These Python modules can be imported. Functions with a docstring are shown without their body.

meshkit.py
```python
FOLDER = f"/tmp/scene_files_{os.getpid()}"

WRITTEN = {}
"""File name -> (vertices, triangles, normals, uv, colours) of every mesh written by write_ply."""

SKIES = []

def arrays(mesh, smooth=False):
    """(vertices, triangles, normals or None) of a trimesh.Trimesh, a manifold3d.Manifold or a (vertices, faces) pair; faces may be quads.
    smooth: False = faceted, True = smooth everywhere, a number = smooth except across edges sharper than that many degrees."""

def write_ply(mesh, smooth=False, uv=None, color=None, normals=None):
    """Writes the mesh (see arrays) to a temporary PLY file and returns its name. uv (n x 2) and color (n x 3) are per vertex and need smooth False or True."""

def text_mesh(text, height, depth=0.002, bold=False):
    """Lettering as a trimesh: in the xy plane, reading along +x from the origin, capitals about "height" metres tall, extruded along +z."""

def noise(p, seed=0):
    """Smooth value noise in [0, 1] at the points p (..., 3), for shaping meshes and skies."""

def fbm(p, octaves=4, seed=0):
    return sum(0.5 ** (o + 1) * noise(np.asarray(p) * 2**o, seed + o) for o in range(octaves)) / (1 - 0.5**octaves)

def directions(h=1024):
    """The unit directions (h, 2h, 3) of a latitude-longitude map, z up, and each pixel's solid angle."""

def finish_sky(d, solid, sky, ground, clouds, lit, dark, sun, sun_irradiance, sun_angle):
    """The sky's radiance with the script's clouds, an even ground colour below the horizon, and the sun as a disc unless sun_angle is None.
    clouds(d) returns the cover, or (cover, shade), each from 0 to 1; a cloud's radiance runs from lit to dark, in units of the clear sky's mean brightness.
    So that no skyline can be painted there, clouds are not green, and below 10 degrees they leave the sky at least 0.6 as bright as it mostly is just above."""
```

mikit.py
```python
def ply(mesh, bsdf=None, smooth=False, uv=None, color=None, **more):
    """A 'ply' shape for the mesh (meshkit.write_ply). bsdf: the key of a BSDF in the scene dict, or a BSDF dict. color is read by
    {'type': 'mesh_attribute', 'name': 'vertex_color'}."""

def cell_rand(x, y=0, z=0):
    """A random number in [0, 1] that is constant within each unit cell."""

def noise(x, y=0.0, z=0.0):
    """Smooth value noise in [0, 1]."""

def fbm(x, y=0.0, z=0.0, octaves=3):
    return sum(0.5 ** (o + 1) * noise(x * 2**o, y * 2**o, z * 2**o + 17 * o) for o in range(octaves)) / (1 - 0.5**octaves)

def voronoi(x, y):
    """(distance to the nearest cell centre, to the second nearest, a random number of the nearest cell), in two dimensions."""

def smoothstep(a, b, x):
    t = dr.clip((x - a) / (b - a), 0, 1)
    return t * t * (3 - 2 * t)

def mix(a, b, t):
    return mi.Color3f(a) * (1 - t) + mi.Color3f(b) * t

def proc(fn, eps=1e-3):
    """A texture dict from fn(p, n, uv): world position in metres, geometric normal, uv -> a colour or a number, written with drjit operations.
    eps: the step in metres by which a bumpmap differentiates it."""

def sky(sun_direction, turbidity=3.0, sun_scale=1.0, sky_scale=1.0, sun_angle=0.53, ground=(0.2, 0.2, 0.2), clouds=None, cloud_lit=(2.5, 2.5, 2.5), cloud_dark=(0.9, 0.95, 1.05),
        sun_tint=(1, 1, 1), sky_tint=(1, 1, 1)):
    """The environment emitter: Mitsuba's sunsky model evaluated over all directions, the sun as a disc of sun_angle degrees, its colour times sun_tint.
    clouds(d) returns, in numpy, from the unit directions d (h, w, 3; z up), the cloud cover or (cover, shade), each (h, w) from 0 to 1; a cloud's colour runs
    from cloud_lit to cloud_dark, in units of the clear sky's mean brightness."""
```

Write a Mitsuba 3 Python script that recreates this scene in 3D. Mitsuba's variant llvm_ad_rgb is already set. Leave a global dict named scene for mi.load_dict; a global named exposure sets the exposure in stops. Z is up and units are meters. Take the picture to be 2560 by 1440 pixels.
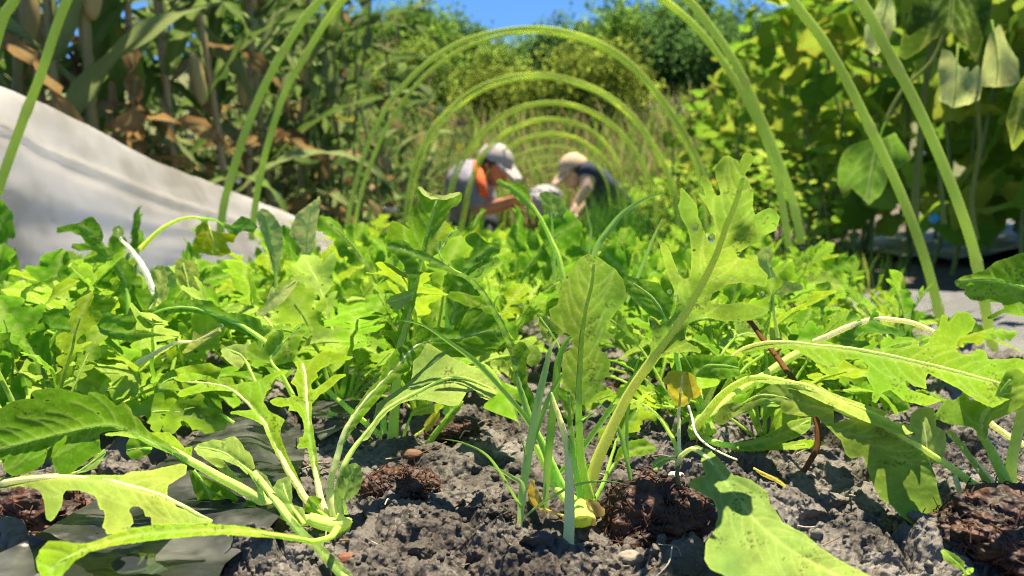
import math, random, numpy as np, trimesh, drjit as dr, mitsuba as mi, mikit, meshkit
import manifold3d as m3
from shapely.geometry import Polygon, LineString, Point
from shapely import affinity
from shapely.ops import unary_union
from scipy.spatial import Delaunay, cKDTree
import shapely
T = mi.ScalarTransform4f
scene, labels = {}, {}
random.seed(7); R = np.random.default_rng(7)

# ------------------------------------------------------------------ camera, sky, exposure
F = 1898.0                       # focal length in pixels of the 2560-wide photograph
CAM = np.array([0, 0, 0.13])
YAW, PITCH = math.atan(105 / F), math.atan(145 / F)
fwd = np.array([-math.sin(YAW) * math.cos(PITCH), math.cos(YAW) * math.cos(PITCH), -math.sin(PITCH)])
right = np.cross(fwd, [0, 0, 1]); right /= np.linalg.norm(right)
upv = np.cross(right, fwd)
scene['camera'] = {'type': 'thinlens', 'fov': 2 * math.degrees(math.atan(1280 / F)), 'fov_axis': 'x',
                   'to_world': T().look_at(origin=CAM.tolist(), target=(CAM + fwd).tolist(), up=[0, 0, 1]),
                   'aperture_radius': 0.00115, 'focus_distance': 0.365, 'near_clip': 0.01, 'far_clip': 500.0}
SUN = (0.12, 0.20, 0.97)
scene['sky_light'] = mikit.sky(SUN, turbidity=2.4, sky_scale=0.5, sky_tint=(0.55, 0.86, 1.12), sun_tint=(1.0, 1.0, 0.92))
exposure = 3.2


def at(px, py, d):
    """The point at forward distance y = d (metres) seen at the pixel of the 2560 x 1440 photograph."""
    v = fwd[None] + np.multiply.outer((np.asarray(px, float).ravel() - 1280) / F, right) + np.multiply.outer((720 - np.asarray(py, float).ravel()) / F, upv)
    return CAM + v * (np.broadcast_to(np.asarray(d, float).ravel(), (len(v),)) / v[:, 1])[:, None]


# ------------------------------------------------------------------ helpers
taken = set()
def numbered(name):
    k, i = name, 0
    while k in taken:
        i += 1; k = f'{name}_{i:03d}'
    taken.add(k); return k

def thing(name, label, cat, group=None, kind=None):
    k = numbered(name)
    labels[k] = {'label': label, 'category': cat}
    if group: labels[k]['group'] = group
    if kind: labels[k]['kind'] = kind
    return k

def part(parent, name, shape, label=None):
    k = numbered(parent + '__' + name)
    scene[k] = shape
    if label: labels[k] = {'label': label}
    return k

def struct(name, shape):
    k = numbered(name); scene[k] = shape; labels[k] = {'kind': 'structure'}; return k

def ref(k): return {'type': 'ref', 'id': k}
VC = {'type': 'mesh_attribute', 'name': 'vertex_color'}

def catmull(P, n=8):
    P = np.asarray(P, float)
    if len(P) == 2: return P[0] + np.linspace(0, 1, n + 1)[:, None] * (P[1] - P[0])
    Q = np.vstack([2 * P[0] - P[1], P, 2 * P[-1] - P[-2]])
    t = np.linspace(0, 1, n, endpoint=False)[:, None]
    out = []
    for i in range(1, len(Q) - 2):
        a, b, c, d = Q[i - 1], Q[i], Q[i + 1], Q[i + 2]
        out.append(0.5 * (2 * b + (c - a) * t + (2 * a - 5 * b + 4 * c - d) * t ** 2 + (3 * b - a - 3 * c + d) * t ** 3))
    return np.vstack(out + [P[-1:]])

def tube(P, r, n=8, flat=1.0, flatdir=None, caps=True):
    """Tube along P with radii r; flat squeezes the cross-section along flatdir."""
    P = np.asarray(P, float); m = len(P)
    r = np.interp(np.linspace(0, 1, m), np.linspace(0, 1, len(np.atleast_1d(r))), np.atleast_1d(r))
    t = np.gradient(P, axis=0); t /= np.linalg.norm(t, axis=1, keepdims=True) + 1e-12
    ref_ = np.array([0, 0, 1.0]) if flatdir is None else np.asarray(flatdir, float)
    if flatdir is None and abs(t[m // 2, 2]) > 0.8: ref_ = np.array([0.2, -1.0, 0])
    b = ref_ - (t @ ref_)[:, None] * t; b /= np.linalg.norm(b, axis=1, keepdims=True) + 1e-12
    c = np.cross(t, b)
    a = np.arange(n) * 2 * math.pi / n
    V = P[:, None] + r[:, None, None] * (np.cos(a)[None, :, None] * c[:, None] + flat * np.sin(a)[None, :, None] * b[:, None])
    V = V.reshape(-1, 3)
    i = np.arange(m - 1)[:, None] * n; j = np.arange(n)[None]; j2 = (j + 1) % n
    q = np.stack([i + j, i + j2, i + n + j2, i + n + j], -1).reshape(-1, 4)
    Fa = np.vstack([q[:, [0, 1, 2]], q[:, [0, 2, 3]]])
    if caps:
        V = np.vstack([V, P[:1], P[-1:]]); k = m * n
        jj = np.arange(n); j2 = (jj + 1) % n
        Fa = np.vstack([Fa, np.stack([jj * 0 + k, j2, jj], 1), np.stack([jj * 0 + k + 1, (m - 1) * n + jj, (m - 1) * n + j2], 1)])
    return V, Fa

def join(ms):
    """[(V, F[, C])] -> one (V, F[, C])."""
    o, Vs, Fs, Cs = 0, [], [], []
    for x in ms:
        Vs.append(x[0]); Fs.append(np.asarray(x[1]) + o); o += len(x[0])
        if len(x) > 2: Cs.append(x[2])
    return (np.vstack(Vs), np.vstack(Fs)) + ((np.vstack(Cs),) if Cs else ())

def sheet(V, nu, nv):
    """Triangles of an nu x nv grid of vertices (row-major, nu rows)."""
    i = np.arange(nu - 1)[:, None] * nv; j = np.arange(nv - 1)[None]
    q = np.stack([i + j, i + j + 1, i + nv + j + 1, i + nv + j], -1).reshape(-1, 4)
    return np.vstack([q[:, [0, 1, 2]], q[:, [0, 2, 3]]])

def mesh_poly(poly, step, smooth_pts=None):
    """Points and triangles that fill a shapely polygon; also the distance of each point to the outline."""
    poly = poly if poly.geom_type == 'Polygon' else max(poly.geoms, key=lambda g: g.area)
    rings = [poly.exterior, *poly.interiors]
    B = []
    for r in rings:
        n = max(8, int(r.length / (step * 0.8)))
        B.append(np.array([r.interpolate(k / n, normalized=True).coords[0] for k in range(n)]))
    B = np.vstack(B)
    x0, y0, x1, y1 = poly.bounds
    gx, gy = np.meshgrid(np.arange(x0, x1, step), np.arange(y0, y1, step * 0.866))
    gx = gx + (np.arange(gx.shape[0]) % 2)[:, None] * step * 0.5
    G = np.stack([gx.ravel(), gy.ravel()], 1)
    rr = np.random.default_rng(3); G += rr.uniform(-.12, .12, G.shape) * step
    inn = poly.buffer(-step * 0.45)
    G = G[shapely.contains_xy(inn, G[:, 0], G[:, 1])] if not inn.is_empty else G[:0]
    P = np.vstack([B, G])
    D = Delaunay(P).simplices
    c = P[D].mean(1)
    D = D[shapely.contains_xy(poly.buffer(step * 0.02), c[:, 0], c[:, 1])]
    a = P[D]; cr = (a[:, 1, 0] - a[:, 0, 0]) * (a[:, 2, 1] - a[:, 0, 1]) - (a[:, 1, 1] - a[:, 0, 1]) * (a[:, 2, 0] - a[:, 0, 0])
    D[cr < 0] = D[cr < 0][:, ::-1]
    D = D[np.abs(cr) > 1e-4 * step * step]
    dist = cKDTree(B).query(P)[0]; dist[:len(B)] = 0
    return P, D, dist

def lin(*c): return np.array(c, float)

# ------------------------------------------------------------------ materials
def bsdf(key, d): scene[key] = d
fb, sm, mx = mikit.fbm, mikit.smoothstep, mikit.mix
bsdf('leaf_bump', {'type': 'bumpmap', 'scale': 0.00035,
     'arbitrary': mikit.proc(lambda p, n, uv: fb(p.x * 330, p.y * 330, p.z * 330, 2) + 0.8 * mikit.noise(p.x * 110, p.y * 110, p.z * 110), eps=6e-4),
     'bsdf': {'type': 'principledthin', 'base_color': VC, 'roughness': 0.28, 'diff_trans': 0.95, 'eta': 1.5}})
bsdf('leaf', {'type': 'principledthin', 'base_color': VC, 'roughness': 0.28, 'diff_trans': 0.95, 'eta': 1.5})
bsdf('dull_leaf', {'type': 'principledthin', 'base_color': VC, 'roughness': 0.38, 'diff_trans': 0.9, 'eta': 1.4})
bsdf('stalk', {'type': 'principledthin', 'base_color': VC, 'roughness': 0.30, 'diff_trans': 0.95, 'eta': 1.5})
bsdf('dry', {'type': 'twosided', 'bsdf': {'type': 'principled', 'base_color': VC, 'roughness': 0.7, 'specular': 0.3}})

def soil_col(p, n, uv):
    a = fb(p.x * 38, p.y * 38, p.z * 38, 4); b = mikit.noise(p.x * 700, p.y * 700, p.z * 700); c = fb(p.x * 9, p.y * 9, 3.0, 2)
    col = mx((0.042, 0.038, 0.033), (0.140, 0.132, 0.119), sm(0.3, 0.72, a))
    col = mx(col, mi.Color3f(0.20, 0.185, 0.165), sm(0.72, 0.95, b) * 0.45)
    return mx(col, mi.Color3f(0.055, 0.045, 0.036), sm(0.55, 0.8, c) * 0.5)
bsdf('soil', {'type': 'bumpmap', 'scale': 0.0014, 'arbitrary': mikit.proc(lambda p, n, uv: fb(p.x * 420, p.y * 420, p.z * 420, 3), eps=4e-4),
     'bsdf': {'type': 'twosided', 'bsdf': {'type': 'principled', 'base_color': mikit.proc(soil_col), 'specular': 0.4,
              'roughness': mikit.proc(lambda p, n, uv: 0.50 + 0.4 * fb(p.x * 60, p.y * 60, p.z * 60, 2))}}})
def peat_col(p, n, uv):
    a = fb(p.x * 160, p.y * 160, p.z * 160, 3)
    return mx((0.014, 0.007, 0.0045), (0.085, 0.037, 0.022), sm(0.32, 0.75, a))
bsdf('peat', {'type': 'bumpmap', 'scale': 0.003, 'arbitrary': mikit.proc(lambda p, n, uv: fb(p.x * 300, p.y * 300, p.z * 300, 3), eps=5e-4),
     'bsdf': {'type': 'twosided', 'bsdf': {'type': 'principled', 'base_color': mikit.proc(peat_col), 'roughness': 0.6, 'specular': 0.4}}})
bsdf('far_ground', {'type': 'twosided', 'bsdf': {'type': 'principled', 'roughness': 0.9, 'base_color': mikit.proc(
     lambda p, n, uv: mx((0.035, 0.028, 0.02), (0.10, 0.08, 0.058), fb(p.x * 6, p.y * 6, p.z * 6, 4)))}})
bsdf('hill_ground', {'type': 'twosided', 'bsdf': {'type': 'principled', 'roughness': 0.9, 'base_color': mikit.proc(
     lambda p, n, uv: mx((0.035, 0.06, 0.012), (0.12, 0.12, 0.045), fb(p.x * 1.5, p.y * 1.5, p.z * 1.5, 4)))}})
bsdf('hoop_green', {'type': 'principledthin', 'base_color': VC, 'roughness': 0.32, 'diff_trans': 0.9, 'eta': 1.45})
bsdf('tree_leaf', {'type': 'principledthin', 'base_color': VC, 'roughness': 0.45, 'diff_trans': 1.2, 'eta': 1.4})
bsdf('black_plastic', {'type': 'bumpmap', 'scale': 0.0035, 'arbitrary': mikit.proc(lambda p, n, uv: fb(p.x * 90, p.y * 90, p.z * 90, 3), eps=8e-4),
     'bsdf': {'type': 'twosided', 'bsdf': {'type': 'principled', 'specular': 0.6,
     'base_color': mikit.proc(lambda p, n, uv: mx((0.006, 0.0075, 0.009), (0.075, 0.078, 0.076), sm(0.42, 0.85, fb(p.x * 45, p.y * 45, p.z * 45, 4)))),
     'roughness': mikit.proc(lambda p, n, uv: 0.20 + 0.4 * fb(p.x * 60, p.y * 60, p.z * 60, 3))}}})
bsdf('grey_plastic', {'type': 'twosided', 'bsdf': {'type': 'principled', 'specular': 0.5, 'roughness': 0.4,
     'base_color': mikit.proc(lambda p, n, uv: mx((0.085, 0.09, 0.098), (0.15, 0.155, 0.16), fb(p.x * 14, p.y * 14, p.z * 14, 3)))}})
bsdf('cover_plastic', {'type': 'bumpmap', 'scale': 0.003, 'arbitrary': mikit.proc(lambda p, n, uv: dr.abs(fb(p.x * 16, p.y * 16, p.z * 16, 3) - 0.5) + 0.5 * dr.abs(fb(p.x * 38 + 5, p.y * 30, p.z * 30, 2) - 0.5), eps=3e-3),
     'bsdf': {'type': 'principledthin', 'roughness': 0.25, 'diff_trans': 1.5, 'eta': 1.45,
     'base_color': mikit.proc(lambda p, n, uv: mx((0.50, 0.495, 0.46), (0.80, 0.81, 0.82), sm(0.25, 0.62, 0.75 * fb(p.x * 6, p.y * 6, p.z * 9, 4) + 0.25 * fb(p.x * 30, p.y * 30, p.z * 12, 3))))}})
bsdf('drop', {'type': 'dielectric', 'int_ior': 1.33})
def plain(key, c, r=0.6, **k): bsdf(key, {'type': 'twosided', 'bsdf': {'type': 'principled', 'base_color': {'type': 'rgb', 'value': list(c)}, 'roughness': r, **k}})
def noisy(key, a, b, s, r=0.7): bsdf(key, {'type': 'twosided', 'bsdf': {'type': 'principled', 'roughness': r, 'base_color': mikit.proc(lambda p, n, uv: mx(a, b, fb(p.x * s, p.y * s, p.z * s, 3)))}})
# ------------------------------------------------------------------ the setting: terrain, soil bed
def terrain(x, y):
    z = -0.05 + 0.0 * x
    z = z + 0.20 * np.clip(y - 7.5, 0, 30) ** 1.02 * np.clip((y - 7.5) / 6, 0, 1)
    z = z + 0.16 * np.clip(x - 0.9, 0, 30) * np.clip((y - 0.8) / 2, 0, 1) * (y < 60)
    z = z + 0.10 * np.clip(-x - 1.6, 0, 30) * np.clip((y - 1) / 3, 0, 1)
    return z
gx = np.concatenate([-np.geomspace(0.4, 90, 60)[::-1], np.linspace(-.38, .38, 9), np.geomspace(.4, 90, 60)])
gy = np.concatenate([[-30, -12, -5, -2, -1], np.linspace(-.6, 9, 70), np.geomspace(9.3, 160, 60)])
X, Y = np.meshgrid(gx, gy)
Z = terrain(X, Y) + 0.05 * (meshkit.fbm(np.stack([X * 2, Y * 2, X * 0], -1), 4) - .5) * np.clip(np.hypot(X, Y) / 2, 0, 1)
Z = np.where((np.abs(X) < 0.62) & (Y < 9), -0.13, Z)
V = np.stack([X, Y, Z], -1).reshape(-1, 3)
f = sheet(V, len(gy), len(gx))
cy = V[f].mean(1)[:, 1]
struct('garden_ground', mikit.ply((V, f[cy < 8.5]), 'far_ground', smooth=True))
struct('hill', mikit.ply((V, f[cy >= 8.5]), 'hill_ground', smooth=True))

def bumps(P, r, seed, jitter=1.0):
    """Rounded crumbs: 1 at a crumb's top, 0 in the cracks."""
    lo, hi = P.min(0) - 2 * r, P.max(0) + 2 * r
    rr = np.random.default_rng(seed)
    a, b = np.meshgrid(np.arange(lo[0], hi[0], r), np.arange(lo[1], hi[1], r))
    C = np.stack([a.ravel(), b.ravel()], 1); C += rr.uniform(-.5, .5, C.shape) * r * jitter
    w = rr.uniform(0.35, 1, len(C))
    d, i = cKDTree(C).query(P, k=2)
    e = np.clip((d[:, 1] - d[:, 0]) / r, 0, 1)
    return np.clip(1 - (1 - np.clip(e * 1.35, 0, 1)) ** 2, 0, 1) ** .8 * w[i[:, 0]]

def q3(P, s, o=0, oc=4): return meshkit.fbm(np.concatenate([P * s, np.full((len(P), 1), float(o))], 1), oc, 11)
SHEETS = [[(-90, 1500), (-60, 1418), (120, 1318), (265, 1232), (340, 1195), (450, 1130), (530, 1060), (590, 1034), (680, 1028), (770, 1090), (742, 1210), (700, 1290), (640, 1350), (560, 1410), (520, 1500)],
          [(740, 1010), (800, 900), (860, 868), (960, 850), (1000, 880), (960, 960), (900, 1050), (800, 1100)]]
def on_ground(pts, z=0.0):
    p = np.array(pts, float); v = at(p[:, 0], p[:, 1], 1.0) - CAM
    return (CAM + v * ((z - CAM[2]) / v[:, 2])[:, None])[:, :2]
FLAT = [Polygon(on_ground(p)).buffer(-.004) for p in SHEETS]
def bed_height(x, y, fine=True):
    P = np.stack([x.ravel(), y.ravel()], 1)
    z = 0.022 * (q3(P, 7) - .5)
    rough = np.clip(1.7 - 1.3 * meshkit.noise(np.concatenate([P * 11 + 40, P[:, :1] * 0], 1), 3), .3, 1.15)
    Pw = P + 0.018 * np.stack([q3(P, 45, 3) - .5, q3(P, 45, 9) - .5], 1)
    z += rough * (0.017 * (bumps(Pw, .040, 1) - .4))
    if fine:
        Pw = P + 0.008 * np.stack([q3(P, 120, 3) - .5, q3(P, 120, 9) - .5], 1)
        z += rough * (0.0052 * (bumps(Pw, .0165, 2) - .4) + 0.0024 * (bumps(P + .003 * np.stack([q3(P, 300, 3), q3(P, 300, 9)], 1), .0062, 3) - .4) + 0.0010 * (bumps(P, .003, 4) - .4))
        z += 0.009 * (q3(P, 70) - .5) * rough + .0022 * (q3(P, 330, 2, 3) - .5)
    for g in FLAT:
        inn = shapely.contains_xy(g, P[:, 0], P[:, 1])
        z[inn] = np.minimum(z[inn] * .3, .004) - .007
    return z.reshape(x.shape)
ny, nu = 820, 680
yy = np.concatenate([np.geomspace(0.235, 0.72, 690), np.geomspace(.7228, 1.25, 130)]); uu = np.linspace(-0.78, 0.72, nu)
U, Yb = np.meshgrid(uu, yy); Xb = U * Yb
Zb = bed_height(Xb, Yb)
edge = np.clip((np.abs(Xb + 0.03) - 0.50) / 0.14, 0, 1)
Zb = Zb - 0.10 * edge ** 1.3
V = np.stack([Xb, Yb, Zb], -1).reshape(-1, 3)
# crumbs bulge sideways too, so that steep faces are broken up and overhang
k3 = np.clip(.9 - Yb.ravel() * .5, .2, 1)[:, None]
V = V + k3 * np.stack([.0040 * (meshkit.fbm(V * 210 + o, 2, o) - .5) + .0016 * (meshkit.fbm(V * 520 + o, 2, o) - .5) for o in (3, 17, 29)], 1)
struct('soil_bed', mikit.ply((V, sheet(V, ny, nu)), 'soil', smooth=True))
def soil_z(x, y):
    x, y = np.atleast_1d(x).astype(float), np.atleast_1d(y).astype(float)
    i = np.interp(np.log(y), np.log(yy), np.arange(ny)).round().astype(int); j = np.interp(x / y, uu, np.arange(nu)).round().astype(int)
    return Zb[i, j]
X, Y = np.meshgrid(np.linspace(-.66, .60, 110), np.geomspace(1.24, 9.2, 260))
Zc = bed_height(X, Y, False) - 0.10 * np.clip((np.abs(X + 0.03) - 0.50) / 0.12, 0, 1) ** 1.3 - 0.004
V = np.stack([X, Y, Zc], -1).reshape(-1, 3)
struct('soil_bed', mikit.ply((V, sheet(V, 260, 110)), 'soil', smooth=True))

Xa, Ya = np.meshgrid(np.linspace(-.66, .60, 240), np.linspace(-.6, 1.26, 300))
Za = bed_height(Xa, Ya, False) - 0.10 * np.clip((np.abs(Xa + 0.03) - 0.50) / 0.12, 0, 1) ** 1.3 - np.where((Ya > .225) & (np.abs(Xa / np.maximum(Ya, .01) + .03) < .76), .022, .001)
Va = np.stack([Xa, Ya, Za], -1).reshape(-1, 3)
struct('soil_bed', mikit.ply((Va, sheet(Va, 300, 240)), 'soil', smooth=True))

# clods that lie on the bed: pieces of the soil
def blob(r, seed, sub=4, rough=.35, sq=(1, 1, .8)):
    m = trimesh.creation.icosphere(subdivisions=sub); v = m.vertices * np.array(sq)
    o = seed * 7.31
    d = 1 + rough * (meshkit.fbm(v * 1.6 + o, 4, 2) - .5) * 1.6 + 0.5 * rough * (meshkit.fbm(v * 7 + o, 3, 5) - .5)
    return v * d[:, None] * r, m.faces
def clod_mesh(r, seed):
    """An angular crumbly lump: a hull of random points, worn and pitted."""
    rr = np.random.default_rng(seed + 400)
    pts = rr.normal(0, 1, (11, 3)); pts /= np.linalg.norm(pts, axis=1, keepdims=True); pts *= rr.uniform(.75, 1.1, (11, 1)) * [1.15, .95, .72]
    M = m3.Manifold.hull_points(pts).refine_to_length(.085); me = M.to_mesh()
    t = trimesh.Trimesh(me.vert_properties[:, :3], me.tri_verts, process=True); trimesh.smoothing.filter_taubin(t, iterations=5)
    v = np.array(t.vertices); n = np.array(t.vertex_normals); o = seed * 3.7
    dz = .34 * (meshkit.fbm(v * 2.3 + o, 4, 2) - .5) + .20 * (np.abs(meshkit.fbm(v * 5 + o, 3, 7) - .5) * 2 - .3) + .13 * (meshkit.fbm(v * 14 + o, 2, 5) - .5)
    return (v + n * dz[:, None]) * r, np.array(t.faces)
clods = [(1110, 1262, .0115, 0), (1195, 1262, .008, 0), (1040, 1380, .010, 0), (960, 1330, .007, 0), (930, 1290, .0075, 0), (1340, 1400, .008, 0), (1500, 1370, .0085, 0), (740, 1395, .009, 0),
         (650, 1400, .008, 0), (1200, 1390, .007, 0), (1245, 1290, .007, 0), (1080, 1130, .010, 0), (1230, 1180, .009, 0), (1330, 1010, .010, 0), (1650, 1110, .011, 0), (1720, 1380, .0075, 0), (1800, 1160, .010, 0),
         (2010, 1330, .010, 0), (2200, 1400, .008, 0), (2080, 1260, .009, 0), (1960, 1180, .007, 0), (300, 1130, .011, 0), (220, 1180, .009, 0), (1880, 1110, .008, 0), (2300, 1380, .009, 0), (980, 1410, .006, 0), (830, 1350, .007, 0)]
def ground_at(px, py, z=0.0):
    P = at([px], [py], 1.0)[0]; v = P - CAM
    for _ in range(6):
        q = CAM + v * ((z - CAM[2]) / v[2])
        if .24 < q[1] < 1.24: z = float(soil_z(q[0], q[1])[0])
    return np.array([q[0], q[1], z])
for k, (px, py, r, _) in enumerate(clods):
    q = ground_at(px, py, 0.004)
    v, fc = clod_mesh(r * 1.0, k + 1)
    part('soil_bed', 'clod', mikit.ply((v + q + [0, 0, r * .05], fc), 'soil', smooth=True))
q0 = ground_at(2110, 1175, .003)
for k in range(14):   # worm-cast crumbs under the broad leaf
    q = q0 + [R.normal(0, .008), R.normal(0, .006), .0015]
    v, fc = blob(.0026 * R.uniform(.7, 1.2), k, 2, .15); part('soil_bed', 'crumb', mikit.ply((v + q, fc), 'soil', smooth=True))

# loose crumbs and straw bits lying all over the near soil: too many to count
rr = np.random.default_rng(12); ico = trimesh.creation.icosphere(subdivisions=1); ms = []
shapes = [ico.vertices * (1 + .45 * (rr.random((len(ico.vertices), 1)) - .5)) * rr.uniform(.7, 1.2, 3) for _ in range(12)]
n_c = 2400; yc = .26 + .5 * rr.random(n_c) ** 1.5; xc = yc * rr.uniform(-.74, .68, n_c); rc_ = np.clip(rr.lognormal(-6.75, .42, n_c), .0006, .0032)
keep_ = np.ones(n_c, bool)
for g in FLAT: keep_ &= ~shapely.contains_xy(g.buffer(.004), xc, yc)
for x, y, r in zip(xc[keep_], yc[keep_], rc_[keep_]):
    a = rr.uniform(0, 6.28); v = shapes[rr.integers(12)] * r; v = np.stack([v[:, 0] * math.cos(a) - v[:, 1] * math.sin(a), v[:, 0] * math.sin(a) + v[:, 1] * math.cos(a), v[:, 2]], 1)
    ms.append((v + [x, y, float(soil_z(x, y)[0]) + r * .35], ico.faces))
k = part('soil_bed', 'loose_crumbs', mikit.ply(join(ms), 'soil', smooth=True)); labels[k] = {'kind': 'stuff'}
ms, cs = [], []
for i in range(150):
    y = .27 + .4 * rr.random(); x = y * rr.uniform(-.7, .65); L = rr.uniform(.005, .02); a = rr.uniform(0, 6.28); z = float(soil_z(x, y)[0]) + .0025
    d = np.array([math.cos(a), math.sin(a), rr.normal(0, .25)]) * L / 2; m_ = rr.normal(0, .12, 3) * L
    v, f_ = tube(catmull(np.array([[x, y, z] - d, [x, y, z + .001] + m_, [x, y, z] + d]), 4), [rr.uniform(.0002, .0005)] * 2, 5)
    ms.append((v, f_)); cs.append(np.tile([(.30, .25, .17), (.20, .12, .06), (.40, .36, .28)][i % 3], (len(v), 1)))
k = part('soil_bed', 'straw_bits', mikit.ply(join(ms), 'dry', smooth=True, color=np.vstack(cs))); labels[k] = {'kind': 'stuff'}

# peat plugs: root balls of the seedlings
def peat_plug(label, px, py, rx, rz, seed, fibres=260):
    t = thing('peat_plug', label, 'peat plug', group=None)
    q = ground_at(px, py, 0.004) - [0, 0, .002]; v, fc = blob(1, seed, 5, .6, (1, .9, .85))
    v = v * [rx, rx * .9, rz] + q
    part(t, 'root_ball', mikit.ply((v, fc), 'peat', smooth=True))
    rr = np.random.default_rng(seed); ms = []
    idx = rr.integers(0, len(v), fibres)
    for i in idx:
        a = v[i]; n = (a - q); n /= np.linalg.norm(n); d = rr.normal(0, 1, 3); d -= n * (d @ n) * .8; d /= np.linalg.norm(d)
        L = rr.uniform(.003, .009)
        P = np.array([a - d * L * .5, a + n * .0012, a + d * L * .5 + n * rr.uniform(-.001, .002)])
        ms.append(tube(catmull(P, 3), .00028, 4))
    m = join(ms); c = np.tile(lin(.06, .026, .015), (len(m[0]), 1)) * R.uniform(.5, 1.8, (len(m[0]), 1))
    k = part(t, 'root_fibres', mikit.ply(m, 'dry', color=c)); labels[k] = {'kind': 'stuff'}
    return t
peat_plug('dark brown peat plug in front of the tall central salad plant', 1650, 1318, .027, .029, 1, 600)
peat_plug('brown peat plug beside the round leaf on the left plant', 1000, 1235, .019, .014, 2)
peat_plug('brown peat plug at the bottom right corner under the right plant', 2520, 1380, .030, .018, 3, 300)
peat_plug('small brown peat plug behind the soil crack in the middle', 1140, 1085, .018, .012, 4)
peat_plug('very dark peat plug at the far left under the lit leaf', 60, 1300, .030, .020, 5)
peat_plug('reddish peat patch behind the tall central leaf', 1590, 975, .024, .012, 6)

# small stones, wood chips and bits of straw on the soil
def pebble(px, py, r, col, label, seed):
    t = thing('wood_chip' if col[0] > col[2] * 1.8 else 'pebble', label, 'chip' if col[0] > col[2] * 1.8 else 'stone')
    q = ground_at(px, py, .002); v, fc = blob(r, seed, 3, .25, (1.3, .9, .6))
    scene[t] = mikit.ply((v + q + [0, 0, r * .4], fc), 'dry', smooth=True, color=np.tile(lin(*col), (len(v), 1)) * (0.7 + .6 * meshkit.fbm(v * 900, 3))[:, None])
pebble(1575, 1432, .0045, (.22, .20, .16), 'pale oval pebble at the bottom edge left of the big blade', 3)
pebble(870, 1412, .0042, (.16, .07, .04), 'red brown wood chip at the bottom edge near the left plant', 5)
pebble(1030, 1160, .005, (.13, .07, .04), 'brown wood chip behind the left peat plug', 8)
pebble(1690, 1200, .003, (.6, .53, .42), 'cream flake lying on the central peat plug', 9)
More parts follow.
